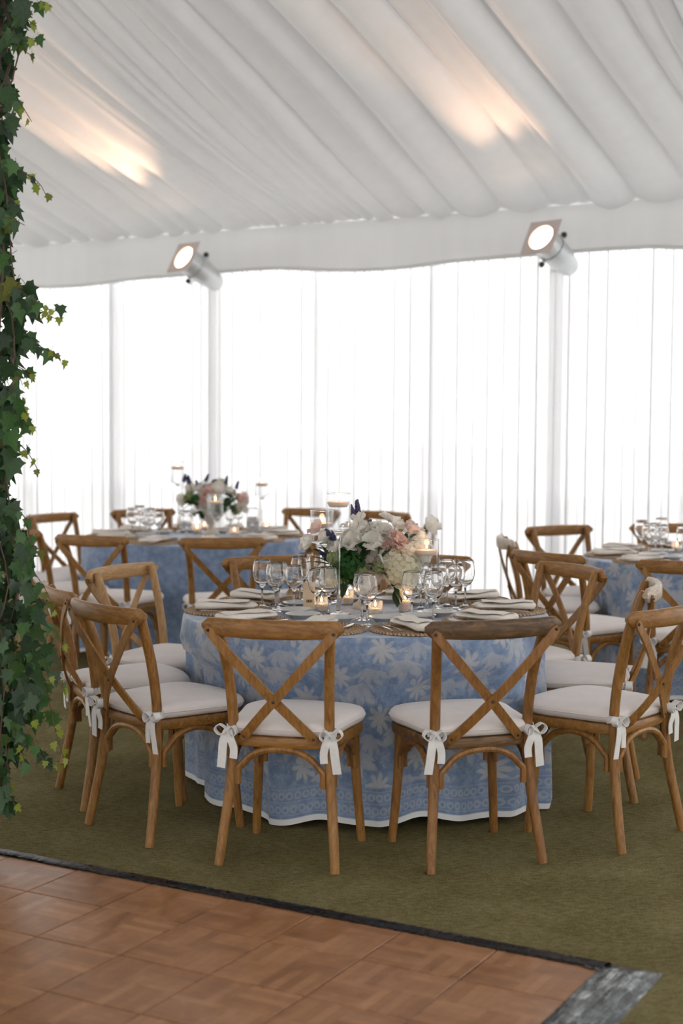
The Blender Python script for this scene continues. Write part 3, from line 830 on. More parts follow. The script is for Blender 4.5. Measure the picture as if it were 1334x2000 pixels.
BLOCK = []
for x_, y_ in ((348, 1040), (421, 1056), (512, 1043), (385, 1043), (399, 1038), (458, 1049), (521, 1040), (1352, 1089), (1322, 1079), (493, 1046)):
    q_ = unp(x_, y_, TZ); q_.z = 0; BLOCK.append(q_)
def setting(T, ang, where, tname, glasses=(), full=True, r=.585):
    """one place setting; ang = direction from the table centre"""
    e = Vector((math.cos(ang), math.sin(ang), 0)); rz = ang + PI/2; left = Vector((math.sin(ang), -math.cos(ang), 0))  # diner's left
    z = TZ
    place(PM, USED, T+e*r+Vector((0, 0, z)), rz, f'round woven seagrass placemat {where}', f'placemats on {tname}')
    pp = LOOSE[('plate', round(math.degrees(ang)))][0] if T is T1 else T+e*.345+left*.02
    place(PPL, USED, Vector((pp.x, pp.y, z)), rz, f'small pale grey plate {where}', f'plates on {tname}')
    place(PN, USED, T+e*(r+.0)+Vector((0, 0, z+.0106)), rz+random.uniform(-.12, .12), f'oatmeal folded linen napkin {where}', f'napkins on {tname}')
    if full:
        for q, (dl, lab) in enumerate(((.088, 'inner'), (.118, 'outer'))):
            place(PF, USED, T+e*(r-.01)+left*dl+Vector((0, 0, z+.0105)), rz+random.uniform(-.05, .05), f'{lab} silver fork {where}', f'forks on {tname}')
        place(PK, USED, T+e*(r-.01)-left*.092+Vector((0, 0, z+.0105)), rz+random.uniform(-.05, .05), f'silver table knife {where}', f'knives on {tname}')
    for q, (pg, dr, dt, gl) in enumerate(glasses):
        gp = T+e*dr-left*dt
        if any((gp-q_).length < .095 for q_ in BLOCK): continue
        place(pg, USED, T+e*dr-left*dt+Vector((0, 0, z)), random.uniform(0, 6), f'{gl} {where}', f'stemware on {tname}')
# stemware of the front table, each standing where the photograph shows it
GL = [(517, 1184, PG1, 'large wine glass at the far left of the front table'), (527, 1191, PG2, 'small wine glass foremost in the left cluster of the front table'),
      (545, 1193, PG1, 'large wine glass third from left in the front table left cluster'), (568, 1189, PG2, 'small wine glass at the middle right of the front table left cluster'),
      (536, 1180, PG2, 'small wine glass behind the left cluster of the front table'), (556, 1178, PG1, 'large wine glass at the back of the front table left cluster'),
      (578, 1177, PG3, 'tall flute rising behind the left cluster of the front table'), (592, 1204, PG2, 'wine glass standing before the beige card on the front table'),
      (629, 1203, PG1, 'large wine glass before the leftmost diamond-cut votive on the front table'), (641, 1178, PG2, 'small wine glass behind the tall candle holder, left of the urn'),
      (613, 1176, PG1, 'wine glass behind the beige card on the front table'),
      (720, 1224, PG1, 'large wine glass nearest the camera at the middle of the front table'), (744, 1214, PG2, 'small wine glass just behind the nearest one at middle of front table'),
      (823, 1208, PG1, 'large wine glass left front of the right cluster on the front table'), (834, 1190, PG2, 'small wine glass behind the left of the right cluster, front table'),
      (856, 1209, PG1, 'large wine glass foremost in the right cluster of the front table'), (866, 1190, PG2, 'small wine glass inside the right cluster of the front table'),
      (883, 1178, PG1, 'large wine glass at the back of the right cluster of the front table'), (893, 1192, PG2, 'small wine glass second from right on the front table'),
      (905, 1190, PG1, 'large wine glass at the far right of the front table'), (803, 1178, PG2, 'small wine glass behind the tall votive on the front table')]
FLOAT1 = [(661, 1199), (833, 1195), (629, 1180)]; VOT1 = [(677, 1179), (628, 1195), (733, 1204), (792, 1196)]
for k in range(10):
    a_ = math.radians(252-36*k); LOOSE[('plate', 252-36*k)] = [T1+Vector((math.cos(a_), math.sin(a_), 0))*.333, .072, .25]; LOOSE[('mat', k)] = [T1+Vector((math.cos(a_), math.sin(a_), 0))*.585, .172, 0.0]
for k, (x, y, pg, lb) in enumerate(GL): q = unp(x, y, TZ); q.z = 0; LOOSE[('glass', k)] = [q, .035, 1.0]
for k, (x, y) in enumerate(FLOAT1): q = unp(x, y, TZ); q.z = 0; LOOSE[('float', k)] = [q, .056, 0.0]
for k, (x, y) in enumerate(VOT1): q = unp(x, y, TZ); q.z = 0; LOOSE[('votive', k)] = [q, .034, .4]
LOOSE[('urn', 0)] = [Vector((.105, 6.32, 0)), .058, 0.0]; q = unp(604, 1190, TZ); q.z = 0; LOOSE[('card', 0)] = [q, .03, 0.0]
relax()
W1 = ['before the left nearest chair', 'before the chair left of the nearest pair', 'before the chair behind the ivy', 'before the pale chair', 'behind the flowers at left',
      'hidden behind the flowers at right', 'before the backrest-forward right chair', 'before the edge-on chair', 'before the chair cut by the right edge', 'before the right nearest chair']
for k in range(10):
    ang = math.radians(252-36*k)
    setting(T1, ang, 'on the front table ' + W1[k], 'the front table', ())
for k, (x, y, pg, lb) in enumerate(GL):
    p = LOOSE[('glass', k)][0]+Vector((0, 0, TZ)); place(pg, USED, p, random.uniform(0, 6), lb, 'stemware on the front table')
W2 = {249: 'before the chair above the pale chair', 285: 'before the square-on chair', 321: 'before the half-hidden right chair', 357: 'at its right end', 33: 'at its far right back',
      69: 'at the back behind the candle', 105: 'at the back left by the curtain', 141: 'at its left back', 177: 'at its left end', 213: 'at its left front near the ivy'}
for d, w in W2.items():
    setting(T2, math.radians(d), 'on the rear table ' + w, 'the rear table', ((PG1, .409, .133, 'large wine glass'), (PG2, .328, .107, 'small wine glass')), False)
W3 = {250: 'before the back-to-camera chair', 214: 'at its left front', 178: 'at its left end', 142: 'at its left back', 106: 'at its far back'}
for d, w in W3.items():
    setting(T3, math.radians(d), 'on the right-edge table ' + w, 'the right-edge table', ((PG1, .409, .133, 'large wine glass'), (PG2, .328, .107, 'small wine glass')), d in (214, 250))

# ---- candles
def flame(par, z, s=1.0):
    b = MB(); b.lathe([(.0003, z), (.0035*s, z+.004*s), (.0048*s, z+.010*s), (.0030*s, z+.018*s), (.0003, z+.027*s)], 8); b.build('flame', M_FLAME, par, 180)
    MB().tube([(0, 0, z-.006), (.0005, 0, z+.002)], .0009, 5).build('wick', M_RIVET, par)
def candle_light(loc, w):
    l = bpy.data.lights.new('candle_light', 'POINT'); l.energy = w; l.color = (1, .60, .30); l.shadow_soft_size = .012
    o = bpy.data.objects.new('candle_light', l); COL.objects.link(o); o.location = loc; return o
def add_uv_cyl(me, r):
    ul = me.uv_layers.new(name='UVMap')
    for p in me.polygons:
        for li in p.loop_indices:
            v = me.vertices[me.loops[li].vertex_index].co; a = math.atan2(v.y, v.x)
            if p.center.x < 0 and abs(p.center.y) < .3*r and a < 0: a += 2*PI
            ul.data[li].uv = (a*.0307, v.z)
def votive_proto(r, h, name):
    R = thing(name, 'x', 'candle')
    g = MB().lathe([(.0003, .0005), (r*.92, .0005), (r, .004), (r*1.02, h*.6), (r*1.03, h), (r*.96, h), (r*.95, .007), (.0003, .007)], 32).build('glass_cup', M_CUT, R, 50); add_uv_cyl(g.data, r)
    wx = MB().lathe([(.0003, .0075), (r*.86, .0075), (r*.86, h*.50), (r*.78, h*.53), (.0003, h*.51)], 24).build('wax', M_WAX, R, 50)
    flame(wx, h*.52+.006); return R
V1, V2 = votive_proto(.0295, .066, 'votive_candle'), votive_proto(.0285, .092, 'votive_candle')
def floater_proto(stem, cup_h, r, level, name='floating_candle_holder'):
    R = thing(name, 'x', 'candle holder'); H0 = stem
    b = MB(); b.lathe([(.0003, .001), (.052, .001), (.053, .003), (.05, .0045), (.012, .008), (.0075, .016), (.0068, H0*.6), (.0075, H0-.05), (.012, H0-.028), (.026, H0-.006), (r*.9, H0), (.0003, H0)], 24); b.build('stem_and_foot', M_GLASS, R, 180)
    MB().lathe([(.0003, H0+.0006), (r*.97, H0+.0006), (r, H0+.005), (r, H0+cup_h)], 32).build('cup', M_THIN, R, 180)
    wz = H0+cup_h*level
    MB().tube([(r*math.cos(2*PI*k/32), r*math.sin(2*PI*k/32), H0+cup_h) for k in range(33)], .0013, 6, up=(0, 0, 1)).build('rim', M_GLASS, R, 180)
    MB().lathe([(.0003, H0+.003), (r*.95, H0+.003), (r*.965, H0+.006), (r*.965, wz), (.0003, wz)], 32).build('water', M_WATER, R, 50)
    wx = MB().lathe([(.0003, wz-.012), (r*.70, wz-.012), (r*.88, wz+.001), (r*.90, wz+.008), (r*.82, wz+.011), (.0003, wz+.007)], 28).build('floating_candle', M_WAX, R, 60)
    flame(wx, wz+.014)
    return R, wz
FH1, z1 = floater_proto(.355, .147, .052, .70); FH2, z2 = floater_proto(.165, .140, .052, .62); FH3, z3 = floater_proto(.270, .140, .050, .55)
def put_candle(proto, x, y, label, group, lz, w):
    p = unp(x, y, TZ)
    if (x, y) in VOT1: p = LOOSE[('votive', VOT1.index((x, y)))][0]+Vector((0, 0, TZ))
    place(proto, USED, p, random.uniform(0, 6), label, group); candle_light(p+Vector((0, 0, lz)), w)
gF, gV = 'floating candle holders on the front table', 'votive candles on the front table'
put_candle(FH1, 661, 1199, 'tallest glass candle holder with floating candle, left of the front flowers', gF, z1+.035, .25)
put_candle(FH2, 833, 1195, 'short glass candle holder with floating candle, right of the front flowers', gF, z2+.035, .25)
put_candle(FH3, 629, 1180, 'medium glass candle holder half hidden behind the tallest one', gF, z3+.035, .25)
put_candle(V1, 677, 1179, 'diamond-cut votive candle behind the tall stem, by the urn foot', gV, .055, .12)
put_candle(V1, 628, 1195, 'diamond-cut votive candle glowing behind the left wine glass', gV, .055, .12)
put_candle(V1, 733, 1204, 'diamond-cut votive candle nearest the camera, behind the middle wine glass', gV, .055, .12)
put_candle(V2, 792, 1196, 'tall diamond-cut votive candle right of the urn', gV, .07, .14)
g2F, g2V = 'floating candle holders on the rear table', 'votive candles on the rear table'
put_candle(FH1, 348, 1040, 'tall glass candle holder left of the rear flowers against the curtain', g2F, z1+.035, .2)
put_candle(FH2, 421, 1056, 'short glass candle holder with bright flame before the rear flowers', g2F, z2+.035, .2)
put_candle(FH3, 512, 1043, 'glass candle holder at the right of the rear flowers', g2F, z3+.035, .2)
for x, y, lb in ((385, 1043, 'left glowing votive on the rear table before the flowers'), (399, 1038, 'second glowing votive on the rear table before the flowers'),
                 (458, 1049, 'glowing votive right of the short candle holder on rear table'), (521, 1040, 'rightmost glowing votive on the rear table')):
    put_candle(V1, x, y, lb, g2V, .055, .1)
put_candle(FH2, 1352, 1089, 'glass candle holder cut by the right edge of the picture', None, z2+.035, .2)
put_candle(V1, 1322, 1079, 'votive candle at the right edge of the picture', None, .055, .1)

# ---- small cards
def card(x, y, w, h, mat, rz, label, sprig=False):
    R = thing('table_card', label, 'card', unp(x, y, TZ), rz)
    b = MB(); b.box((0, 0, h/2), (w/2, .0012, h/2), Matrix.Rotation(-.12, 4, 'X')); b.build('panel', mat, R, smooth=False)
    b = MB(); b.box((0, .02, h*.35), (w*.3, .001, h*.36), Matrix.Rotation(.18, 4, 'X')); b.build('easel_back', mat, R, smooth=False)
    b = MB()
    for k in range(4 if not sprig else 1):
        b.box((-w*.2+w*.13*k, -.0035-.12*h*.3, h*.32), (w*.035, .0006, h*.05))
    b.build('printed_mark', M_RIVET if not sprig else M_LEAF[2], R, smooth=False)
card(604, 1190, .052, .115, M_CARD, .15, 'small beige card standing among the wine glasses on the front table')
card(493, 1046, .085, .13, M_GREYCARD, -.1, 'grey card with a green mark beside the rear flowers', True)

#==FLOWERS==
def petal(b, M, L, w, cup, curl, n=4, m=4, wave=0.0, ph=0.0):
    """a petal: base at origin, grows along +Y, cupped toward +Z"""
    def fn(i, j):
        v = j/(m-1); u = -1+2*i/(n-1)
        ww = w*math.sin(PI*(.12+.80*v)**.9)*1.0
        return (u*ww, L*v, cup*u*u*w + curl*v*v*L + wave*math.sin(u*5+ph)*v*w)
    b.grid(fn, n, m, False, M)
def rose_mesh(name, mat, R, layers, seed):
    rnd = random.Random(seed); b = MB()
    for li, (cnt, tilt, rad, size) in enumerate(layers):
        for k in range(cnt):
            a = 2*PI*k/cnt + li*.7 + rnd.uniform(-.15, .15)
            M = Matrix.Rotation(a, 4, 'Z') @ Matrix.Translation((0, rad*R, R*.05*li*-.6)) @ Matrix.Rotation(tilt+rnd.uniform(-.12, .12), 4, 'X')
            petal(b, M, R*size, R*size*.62, .42, -.25, 5, 4, .10, rnd.uniform(0, 6))
    return b.mesh(name, mat, 180)
def hyd_mesh(name, mat, R, cnt, seed, fl=.20):
    rnd = random.Random(seed); b = MB(); ga = PI*(3-math.sqrt(5))
    for k in range(cnt):
        zz = 1-1.75*(k+.5)/cnt; r = math.sqrt(max(0, 1-zz*zz)); a = ga*k
        d = Vector((r*math.cos(a), r*math.sin(a), zz)); q = Vector((0, 0, 1)).rotation_difference(d).to_matrix().to_4x4()
        M = Matrix.Translation(d*R*rnd.uniform(.86, 1.06)) @ q @ Matrix.Rotation(rnd.uniform(0, 1.5), 4, 'Z') @ Matrix.Rotation(rnd.uniform(-.3, .3), 4, 'X')
        for p in range(4):
            Mp = M @ Matrix.Rotation(p*PI/2, 4, 'Z'); w = R*fl
            b.add([(0, 0, 0), (w*.62, w*.65, w*.12), (0, w*1.15, w*.02), (-w*.62, w*.65, w*.12)], [(0, 1, 2, 3)], Mp)
    b.ball((0, 0, 0), R*.82, 10, 7)
    return b.mesh(name, mat, 30)
def pea_mesh(name, mat, R, seed):
    rnd = random.Random(seed); b = MB()
    for k in range(3):
        M = Matrix.Rotation(k*2.1+rnd.uniform(-.3, .3), 4, 'Z') @ Matrix.Rotation(.75+.2*k, 4, 'X')
        petal(b, M, R*1.5, R*1.0, .25, -.15, 6, 5, .22, rnd.uniform(0, 6))
    for k in range(2):
        petal(b, Matrix.Rotation(k*PI+.4, 4, 'Z') @ Matrix.Rotation(1.15, 4, 'X'), R*.9, R*.5, .5, 0, 4, 4, .1, k)
    return b.mesh(name, mat, 180)
def spike_mesh(name, mat, L, seed):
    rnd = random.Random(seed); b = MB(); b.tube([(0, 0, -L*1.2), (0, 0, L)], .0016, 5)
    for k in range(22):
        z = L*k/21; r = .010*(1-.7*k/21); a = k*2.4
        b.ball((r*math.cos(a), r*math.sin(a), z), (.006, .006, .008), 6, 4)
    return b.mesh(name, mat, 60)
def blade_mesh(name, mat, L, w, bend):
    b = MB()
    def fn(i, j):
        v = j/7; u = -1+2*i/2
        return (u*w*math.sin(PI*(.08+.90*v)), L*v, bend*L*v*v+abs(u)*w*.25)
    b.grid(fn, 3, 8); b.sweep([(0, -L*.25, -.002), (0, 0, 0), (0, L*.5, bend*L*.25)], [(-.0012, -.0012), (.0012, -.0012), (0, .0012)])
    return b.mesh(name, mat, 180)
FM = {'rose': rose_mesh('ranunculus', M_PW, 1.0, [(4, 1.45, .04, .55), (5, 1.25, .12, .65), (6, 1.0, .2, .75), (7, .72, .26, .85), (8, .40, .30, .9)], 1),
      'pink': rose_mesh('blush_rose', M_PP, 1.0, [(4, 1.4, .05, .55), (6, 1.15, .13, .7), (8, .8, .22, .8), (9, .4, .28, .85)], 2),
      'hyd': hyd_mesh('cream_hydrangea', M_PC, 1.0, 120, 3, .155), 'hydw': hyd_mesh('white_hydrangea', M_PW, 1.0, 100, 4, .165), 'ghyd': hyd_mesh('green_hydrangea', M_PG, 1.0, 110, 5, .16),
      'lhyd': hyd_mesh('lime_blossom', M_PL, 1.0, 34, 6, .26), 'pea': pea_mesh('sweet_pea', M_PW, 1.0, 7), 'pea2': pea_mesh('sweet_pea', M_PW, 1.0, 8), 'ppea': pea_mesh('pink_sweet_pea', M_PP, 1.0, 9)}
LAV = spike_mesh('lavender_spike', M_PB, .05, 1)
BLD = [blade_mesh('foliage_leaf', M_LEAF[1], .12, .014, -.25), blade_mesh('foliage_leaf', M_LEAF[0], .075, .020, -.2), blade_mesh('foliage_leaf', M_LEAF[0], .05, .017, -.1)]
def arrangement(T, cx, cy, items, leaves, spikes, name, label, dens=1.0):
    """items in metres from the heart of the bouquet: (kind, x, depth toward camera, z, size)"""
    R = thing(name, label, 'flowers', (cx, cy, TZ))
    MB().lathe([(.0003, .001), (.055, .001), (.057, .006), (.056, .018), (.040, .028), (.026, .045), (.022, .060), (.030, .078), (.055, .105), (.078, .140), (.086, .165), (.083, .170), (.078, .165), (.0003, .150)], 28).build('urn', M_URN, R, 60)
    rnd = random.Random(9)
    for kind, x, d, z, s in items:
        me = FM[kind]; o = bpy.data.objects.new(me.name.split('.')[0], me); link(o, R)
        o.location = (x, -d, z); o.scale = (s, s, s)
        dirv = Vector((x*1.0, -d*.8-.05, (z-.17)*.9+.02)).normalized(); q = Vector((0, 0, 1)).rotation_difference(dirv)
        e = q.to_euler(); o.rotation_euler = e
        if kind in ('pea', 'pea2', 'ppea', 'rose', 'pink') and rnd.random() < .99:
            p0 = Vector((x*.15, -d*.15, .15)); p1 = Vector((x, -d, z))
            MB().tube(smooth_path([p0, (p0+p1)/2+Vector((0, 0, .02)), p1-dirv*s*.1], 3), .0018, 5).build('stem', M_LEAF[1], R)
    for k, x, d, z, rz, rx in leaves:
        o = bpy.data.objects.new('foliage_leaf', BLD[k]); link(o, R); o.location = (x, -d, z); o.rotation_euler = (rx, 0, rz)
    for x, d, z, rx, ry in spikes:
        o = bpy.data.objects.new('lavender_spike', LAV); link(o, R); o.location = (x, -d, z); o.rotation_euler = (rx, ry, 0)
    return R
UX, UY = .105, 6.32; SC = 1/459.0
def it(kind, px, py, d, rpx): return (kind, (px-713)*SC, d, TZ*0+(HC-TZ)-(py-814)*SC, rpx*SC)
items = [it('rose', 738, 1036, .05, 24), it('pea', 697, 1018, .03, 17), it('pea2', 702, 1040, .05, 19), it('pea', 640, 1052, .04, 17), it('pea2', 605, 1062, .05, 17), it('pea', 662, 1066, .08, 20),
         it('pea2', 690, 1064, .09, 21), it('pea', 722, 1064, .11, 22), it('pink', 772, 1052, .08, 22), it('pink', 754, 1066, .10, 18), it('ppea', 795, 1036, .04, 17), it('pink', 782, 1072, .09, 17), it('ppea', 622, 1036, .0, 17),
         it('pea2', 770, 1030, .02, 17), it('pea', 812, 1052, .02, 18), it('pea', 833, 1036, -.08, 21), it('hydw', 790, 1090, .05, 36), it('hyd', 782, 1110, .10, 40), it('hyd', 760, 1096, .09, 30), it('hydw', 815, 1075, .0, 30), it('ghyd', 680, 1104, .10, 32),
         it('ghyd', 668, 1090, .06, 24), it('lhyd', 650, 1085, .10, 14), it('lhyd', 703, 1108, .14, 12), it('lhyd', 670, 1132, .10, 13), it('hydw', 720, 1080, .0, 40), it('hydw', 740, 1062, -.05, 40), it('lhyd', 798, 1126, .13, 11),
         it('lhyd', 735, 1103, .14, 12), it('hyd', 650, 1128, .02, 22), it('hydw', 680, 1052, -.06, 30), it('rose', 760, 1020, -.10, 22), it('pea2', 745, 1086, .12, 16), it('rose', 800, 1058, -.06, 22)]
def lf(k, px, py, d, rz, rx): return (k, (px-713)*SC, d, (HC-TZ)-(py-814)*SC, rz, rx)
leaves = [lf(0, 655, 1105, .08, 1.0, .55), lf(0, 652, 1100, .10, .65, .9), lf(0, 660, 1108, .07, 1.3, .2), lf(0, 640, 1100, .05, 1.9, .3), lf(1, 745, 1100, .13, -.9, .2), lf(1, 715, 1096, .14, -2.0, -.1), lf(1, 730, 1110, .14, -1.2, -.2), lf(1, 750, 1088, .12, .4, .6),
          lf(1, 762, 1138, .13, -1.5, .12), lf(1, 765, 1140, .14, -2.3, -.8), lf(1, 768, 1146, .13, -2.8, -1.1), lf(2, 800, 1050, .02, -1.0, .5), lf(2, 793, 1042, .03, 2.4, -.9), lf(2, 660, 1040, .02, 1.2, .4), lf(1, 690, 1080, .12, .3, .9), lf(1, 706, 1086, .13, -.4, .8),
          lf(2, 645, 1060, .06, 1.6, .1), lf(1, 672, 1130, .12, 2.7, -1.0), lf(2, 612, 1072, .04, -.6, -.3), lf(1, 740, 1074, .11, -.5, .9), lf(1, 640, 1112, .06, 2.2, -.1), lf(0, 700, 1110, .12, -.3, .9)]
rr = random.Random(21)
for k in range(40):
    a = rr.uniform(0, 2*PI); q = rr.uniform(.5, 1.0)
    leaves.append((rr.choice((1, 2, 2)), .20*q*math.cos(a), .13*q*math.sin(a), rr.uniform(.17, .30), math.atan2(math.cos(a), math.sin(a))*-1+PI, rr.uniform(-.4, .7)))
spikes = [((697-713)*SC, .02, (HC-TZ)-(1000-814)*SC, .1, -.1), ((690-713)*SC, .03, (HC-TZ)-(1008-814)*SC, .1, -.35), ((646-713)*SC, .06, (HC-TZ)-(1052-814)*SC, .2, -.5), ((655-713)*SC, .07, (HC-TZ)-(1056-814)*SC, .2, -.3), ((640-713)*SC, .03, (HC-TZ)-(1090-814)*SC, .3, -.9), ((716-713)*SC, .02, (HC-TZ)-(1038-814)*SC, .2, .2)]
arrangement(T1, UX, UY, items, leaves, spikes, 'floral_centrepiece', 'urn of white, cream and blush flowers with lavender on the front table')
# rear bouquet, looser
items2, leaves2 = [], []; rr = random.Random(33)
for k in range(44):
    a = rr.uniform(0, 2*PI); e = rr.uniform(-.15, 1.45); q = rr.uniform(.75, 1.05)
    x, d, z = .25*q*math.cos(a)*math.cos(e), .20*q*math.sin(a)*math.cos(e), .19+.17*q*math.sin(e)
    items2.append((rr.choice(('rose', 'pea', 'pea2', 'pink', 'hydw', 'ppea', 'rose', 'lhyd', 'ghyd')), x, d, z, rr.uniform(.030, .048)))
for k in range(60):
    a = rr.uniform(0, 2*PI); q = rr.uniform(.5, 1.05); e = rr.uniform(-.25, 1.2)
    leaves2.append((rr.choice((0, 1, 1, 2)), .23*q*math.cos(a)*math.cos(e), .18*q*math.sin(a)*math.cos(e), .18+.16*q*math.sin(e), rr.uniform(0, 6.3), rr.uniform(-.5, .9)))
sp2 = [(rr.uniform(-.2, .2), rr.uniform(0, .1), rr.uniform(.30, .38), rr.uniform(-.3, .3), rr.uniform(-.5, .5)) for k in range(7)]
arrangement(T2, T2.x+.10, T2.y+.12, items2, leaves2, sp2, 'floral_centrepiece', 'loose urn of blush and white flowers with green leaves on the rear table')

#==LIGHTS==
M_CAN = plain('brushed_lamp_can', (.62, .64, .65), .35, .05, 10, Metallic=.6)
M_GEL = plain('metal_gel_frame', (.55, .47, .44), .5, .05, 10)
M_BLK = plain('black_clamp', (.02, .025, .025), .5, .1, 10)
def par_can(px, py, t_post, label, watt):
    dist = .62; base = wp(t_post, .0, 0)
    # lens centre at pixel, standing about half a metre in from the wall
    c, s = math.cos(PIT), math.sin(PIT); d = Vector(((px-667)/F, c+(1000-py)/F*s, -s+(1000-py)/F*c))
    k = ((wp(0, dist, 0)).dot(ND)-Vector((0, 0, 0)).dot(ND))/d.dot(ND); L = Vector((0, 0, HC))+d*k
    aim = (ND*.9-D1*.25+Vector((0, 0, .50))).normalized(); laim = (ND*.9+D1*.04+Vector((0, 0, .47))).normalized()
    q = aim.to_track_quat('Z', 'Y')
    R = thing('par_can_light', label, 'spotlight', L); R.rotation_mode = 'QUATERNION'; R.rotation_quaternion = q
    MB().lathe([(.0003, -.40), (.055, -.395), (.070, -.37), (.078, -.31), (.090, -.27), (.098, -.20), (.100, -.01), (.106, -.005), (.106, .0), (.094, .0), (.092, -.03), (.0003, -.05)], 28).build('can', M_CAN, R, 35)
    MB().lathe([(.101, -.14), (.105, -.14), (.105, -.12), (.101, -.12), (.101, -.14)], 28).build('band', M_CAN, R, 35)
    MB().lathe([(.0003, -.012), (.05, -.010), (.092, -.018)], 28).build('lens', M_LENS, R, 180)
    b = MB(); o_, i_ = .130, .094; n = 32; vs = []
    for zz in (.002, .007):
        for k in range(n):
            a = 2*PI*k/n; ca, sa = math.cos(a), math.sin(a); m = o_/max(abs(ca), abs(sa)); vs += [(ca*m, sa*m, zz), (i_*ca, i_*sa, zz)]
    fs = []
    for k in range(n):
        p, q2 = 2*k, 2*((k+1) % n)
        fs += [(p, p+1, q2+1, q2), (2*n+p, 2*n+q2, 2*n+q2+1, 2*n+p+1), (p, q2, 2*n+q2, 2*n+p), (p+1, 2*n+p+1, 2*n+q2+1, q2+1)]
    b.add(vs, fs); b.build('gel_frame', M_GEL, R, 30)
    qi = q.inverted(); P0 = qi @ (wp(t_post, -.06, L.z-.16)-L); side = Vector((.112, 0, -.15))
    yk = MB(); turn = Matrix.Rotation(math.atan2(P0.y, P0.x)-PI/2, 4, 'Z')
    pts = smooth_path([(.112, 0, -.15), (.125, .05, -.21), (.09, .12, -.26), (0, .15, -.28), (-.09, .12, -.26), (-.125, .05, -.21), (-.112, 0, -.15)], 4); pts = [turn @ p_ for p_ in pts]
    yk.sweep(pts, [(-.003, -.014), (.003, -.014), (.003, .014), (-.003, .014)], tuple(turn @ Vector((1, 0, .2)))); yk.build('yoke', M_CAN, R, 40)
    cl = MB(); cl.tube([turn @ Vector((0, .15, -.28)), P0], .018, 8); cl.box((0, .15, -.28), (.035, .035, .035), turn); cl.build('clamp', M_BLK, R, 40)
    for sx in (-1, 1):
        MB().ball(tuple(turn @ Vector((sx*.125, 0, -.15))), (.022, .022, .022), 8, 6).build('knob', M_BLK, R)
    l = bpy.data.lights.new('spot_beam', 'SPOT'); l.energy = watt; l.color = (1, .60, .36); l.spot_size = math.radians(46); l.spot_blend = 1.0; l.shadow_soft_size = .06
    lo = bpy.data.objects.new('spot_beam', l); COL.objects.link(lo); lo.location = L+aim*.02
    lo.rotation_euler = (-laim).to_track_quat('Z', 'Y').to_euler()
par_can(359, 503, -3, 'lit silver can spotlight clamped to the left post under the ceiling', 260)
par_can(1057, 464, 0, 'lit silver can spotlight clamped to the right post under the ceiling', 170)

#==IVY==
def ivy_mesh(name, mat, fold):
    """five-lobed leaf, stalk end at the origin, tip along -Y, unit length"""
    half = [(0, .06), (.20, .16), (.34, .05), (.50, .02), (.38, -.14), (.34, -.26), (.47, -.48), (.26, -.46), (.17, -.56), (.08, -.82), (0, -1.0)]
    b = MB(); z = lambda x, y: fold*abs(x)+.10*math.sin(y*3.0)*.6-.12*y*y
    L = [(-x, y) for x, y in half]; ctr = (0, -.22)
    vs = [(x, y, z(x, y)) for x, y in half] + [(x, y, z(x, y)) for x, y in L[1:-1]] + [(0, -.22, z(0, -.22)-.0), (0, -.6, z(0, -.6))]
    n = len(half); c, c2 = len(vs)-2, len(vs)-1; fs = []
    for k in range(7): fs.append((c, k+1, k))
    fs += [(c, c2, 8, 7), (c2, 9, 8), (c2, 10, 9)]
    m = lambda k: 0 if k == 0 else (n-1 if k == n-1 else n+k-1)
    for k in range(7): fs.append((c, m(k), m(k+1)))
    fs += [(c, m(7), m(8), c2), (c2, m(8), m(9)), (c2, m(9), m(10))]
    b.add(vs, fs); b.sweep([(0, 0, 0), (.03, .25, -.04), (.0, .45, -.12)], [(-.012, -.012), (.012, -.012), (0, .012)], (1, 0, 0))
    return b.mesh(name, mat, 180), (vs, fs)
IV = []
for k, mt in enumerate(M_LEAF): IV.append([ivy_mesh('leaf', mt, f)[0] for f in (.25, -.22)])
ivy = thing('ivy_column', 'tent pole wrapped in trailing green ivy down the left edge', 'ivy', (-1.42, 5.32, 0))
org = Vector((-1.42, 5.32, 0))
MB().tube([(0, 0, 0), (0, 0, 2.6), (0, 0, 5.25)], .05, 16).build('pole', M_POST, ivy)
rv = random.Random(17); leaf_n = 0
def add_leaf(P, size, kind, face=None, roll=None):
    global leaf_n
    o = bpy.data.objects.new('leaf', rv.choice(IV[kind])); link(o, ivy); leaf_n += 1
    o.location = P-org; o.scale = (size, size, size)
    yaw = rv.uniform(-.9, .9) if face is None else face
    # leaf plane turned to stand upright, tip hanging down, then spun a little
    E = Matrix.Rotation(yaw, 4, 'Z') @ Matrix.Rotation(PI/2-rv.uniform(-.25, .75), 4, 'X') @ Matrix.Rotation(rv.uniform(-.7, .7) if roll is None else roll, 4, 'Z')
    o.rotation_euler = E.to_euler()
def Pz(px, py, y): return unpy(px, py, y)
EDGE = [(-60, 62), (0, 72), (60, 60), (110, 66), (150, 34), (200, 48), (240, 48), (290, 14), (330, 46), (370, 66), (420, 42), (470, 22), (530, 42), (570, 66), (610, 88), (660, 74), (700, 56), (760, 34), (800, 48), (850, 36), (900, 46), (950, 32), (1000, 36), (1060, 72), (1120, 80), (1180, 96), (1240, 100), (1300, 106), (1350, 96), (1400, 84), (1450, 60), (1500, 50), (1550, 30), (1605, 28)]
def edge(y):
    for (a, e), (b_, g) in zip(EDGE, EDGE[1:]):
        if a <= y <= b_: return e+(g-e)*(y-a)/(b_-a)
    return 30
# long vines hanging on the pole
for k in range(9):
    x0 = rv.uniform(-60, 10); pts = []
    for q in range(14):
        yy = -150+130*q+rv.uniform(-20, 20)
        if yy > 1590: break
        pts.append(Pz(min(edge(max(0, yy))-12, x0+rv.uniform(-26, 30)), yy, 5.28+rv.uniform(-.10, .10))-org)
    MB().tube(smooth_path(pts, 3), .0028, 5).build('vine', M_STEM, ivy)
